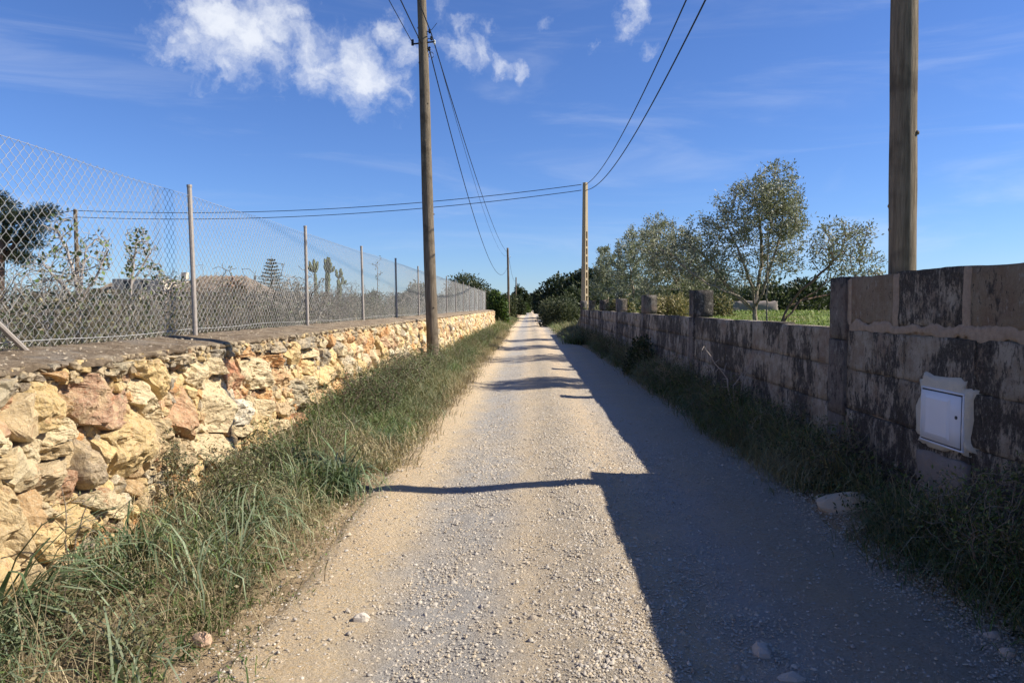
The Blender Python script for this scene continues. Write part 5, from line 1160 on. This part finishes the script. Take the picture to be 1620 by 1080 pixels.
# strap-leaved clumps that stand out in the verge
def strap(label, px, py, n, ln, wd, seed, lean=(0, 0), pal=BLUEG):
    q_ = atZ(px, py, .05); r = np.random.default_rng(seed); b0 = np.array([q_[0], q_[1], ground_z(q_[0], q_[1])])
    x = q_[0] + r.normal(size=n) * .055; y = q_[1] + r.normal(size=n) * .055; head = r.uniform(0, 6.28, n)
    if lean[0]: head = lean[0] + r.normal(size=n) * lean[1]
    V, F, cc = blades(x, y, r.uniform(.55, 1.1, n) * ln, r.uniform(.7, 1.2, n) * wd, r.uniform(.5, 1.5, n), pick(r, pal, n), r, 5, .015, head, tilt=r.uniform(.05, .6, n))
    e = obj('strap_leaf_plant', mesh('strap_leaf_plant', V - b0, F, M['grass'], cc), None, b0); return props(e, label, 'plant', 'strap leaved clumps in the verges')
strap('big fountain of strap leaves at the left track edge by pole shadow', 545, 772, 130, .78, .014, 141)
strap('strap leaved clump between the fountain clump and the stone wall', 455, 755, 100, .7, .013, 142)
strap('strap leaved clump spreading right beneath the large red stone', 385, 835, 90, .75, .014, 143, (-.5, 1.1))
strap('long bluish leaves arching in from the bottom left corner', 15, 1010, 40, .85, .020, 144, (.35, .45))
strap('green strap leaves in the middle of the near left verge', 215, 905, 80, .68, .012, 145)
strap('small strap clump on the verge edge above the reddish stone', 385, 920, 30, .34, .010, 146)
strap('strap leaved clump just below the white round wall stone', 420, 760, 50, .45, .011, 147)
strap('strap clump at the track edge beyond the fountain clump', 610, 700, 60, .55, .011, 148)
strap('large dark clump beside the flat boulder on right', 1440, 830, 80, .55, .011, 149, (0, 0), GREEN)
strap('thin leaved clump left of the meter door plinth', 1300, 740, 70, .5, .009, 150, (0, 0), GREEN)
# dead stems and twiggy shrubs
def twig_shrub(label, px, py, Y, z0, stems, ell, natt, seed, mat='figbark', dep=.25, nleaf=0, pal=TWIG, tip=.0016, step=.05):
    r = np.random.default_rng(seed); bx_ = atY(px, py, Y); base = np.array([bx_[0], Y, z0]); pos, par = colonize([[base] + [atY(a_, b_, Y) for a_, b_ in st] for st in stems], blob_pts(ell, Y, dep, natt, seed), step, step * 9, step * 1.4, .05, 60, seed)
    rad = radii(par, tip, 2.4, .014); e = empty('dry_shrub', base, label, 'shrub'); obj('twigs', wood_mesh('twigs', pos, par, rad, M[mat], base, 4), e)
    if nleaf:
        k = r.integers(1, len(pos), nleaf); V, F, cc = leaves(pos[k] + r.normal(size=(nleaf, 3)) * .015, r.normal(size=(nleaf, 3)), .022, .01, pick(r, pal, nleaf), seed); obj('leaves', mesh('leaves', V - base, F, M['leaf'], cc), e)
    return e
twig_shrub('bare pale sticks leaning on the low wall before the third pillar', 1165, 650, 9.2, .05, [[(1150, 600), (1118, 555)], [(1175, 600), (1195, 560)], [(1160, 610), (1180, 580)]], [(1120, 560, 22, 24), (1185, 575, 24, 26), (1150, 590, 34, 26)], 60, 161, 'figbark', .2, 0, tip=.0035, step=.08)
twig_shrub('grey twiggy bush at the right frame edge below meter door', 1590, 860, 4.2, .06, [[(1580, 800), (1560, 750)], [(1600, 800), (1610, 740)]], [(1590, 780, 60, 60), (1545, 810, 45, 45), (1630, 760, 50, 70)], 300, 162, 'bark', .25, 1200, GREEN + DRYG)
twig_shrub('thin dry stems in front of the nearest stones at left', 110, 930, 3.85, .07, [[(105, 850), (100, 780)], [(120, 850), (135, 800)], [(95, 860), (60, 800)]], [(105, 800, 70, 50), (140, 830, 50, 40)], 110, 163, 'bark', .2, 60, DRYG)
twig_shrub('brown twiggy weed growing up the wall beside yellow block', 265, 830, 5.15, .08, [[(265, 760), (262, 710)]], [(262, 720, 28, 50), (285, 750, 30, 36)], 190, 164, 'bark', .22, 1300, DRYG + DARK[2:3] + MIDG[:1], step=.045)
twig_shrub('pale bleached stick lying in the bottom left verge', 75, 1010, 3.35, .1, [[(60, 995), (20, 993)], [(78, 1008), (118, 978), (120, 950)]], [(118, 950, 8, 12), (10, 993, 10, 5)], 8, 165, 'figbark', .05, 0, tip=.0028)
twig_shrub('tall thin dead stem standing before the wall at left centre', 500, 690, 7.6, .08, [[(503, 640), (506, 560), (506, 530)]], [(506, 540, 6, 20)], 8, 166, 'bark', .05, 0)
twig_shrub('dark leafy weed in the near left verge shadow', 170, 990, 3.7, .08, [[(170, 950)]], [(175, 945, 70, 55), (210, 920, 50, 36)], 260, 167, 'bark', .25, 3200, GREEN + DARK[2:3] + MIDG, step=.045)
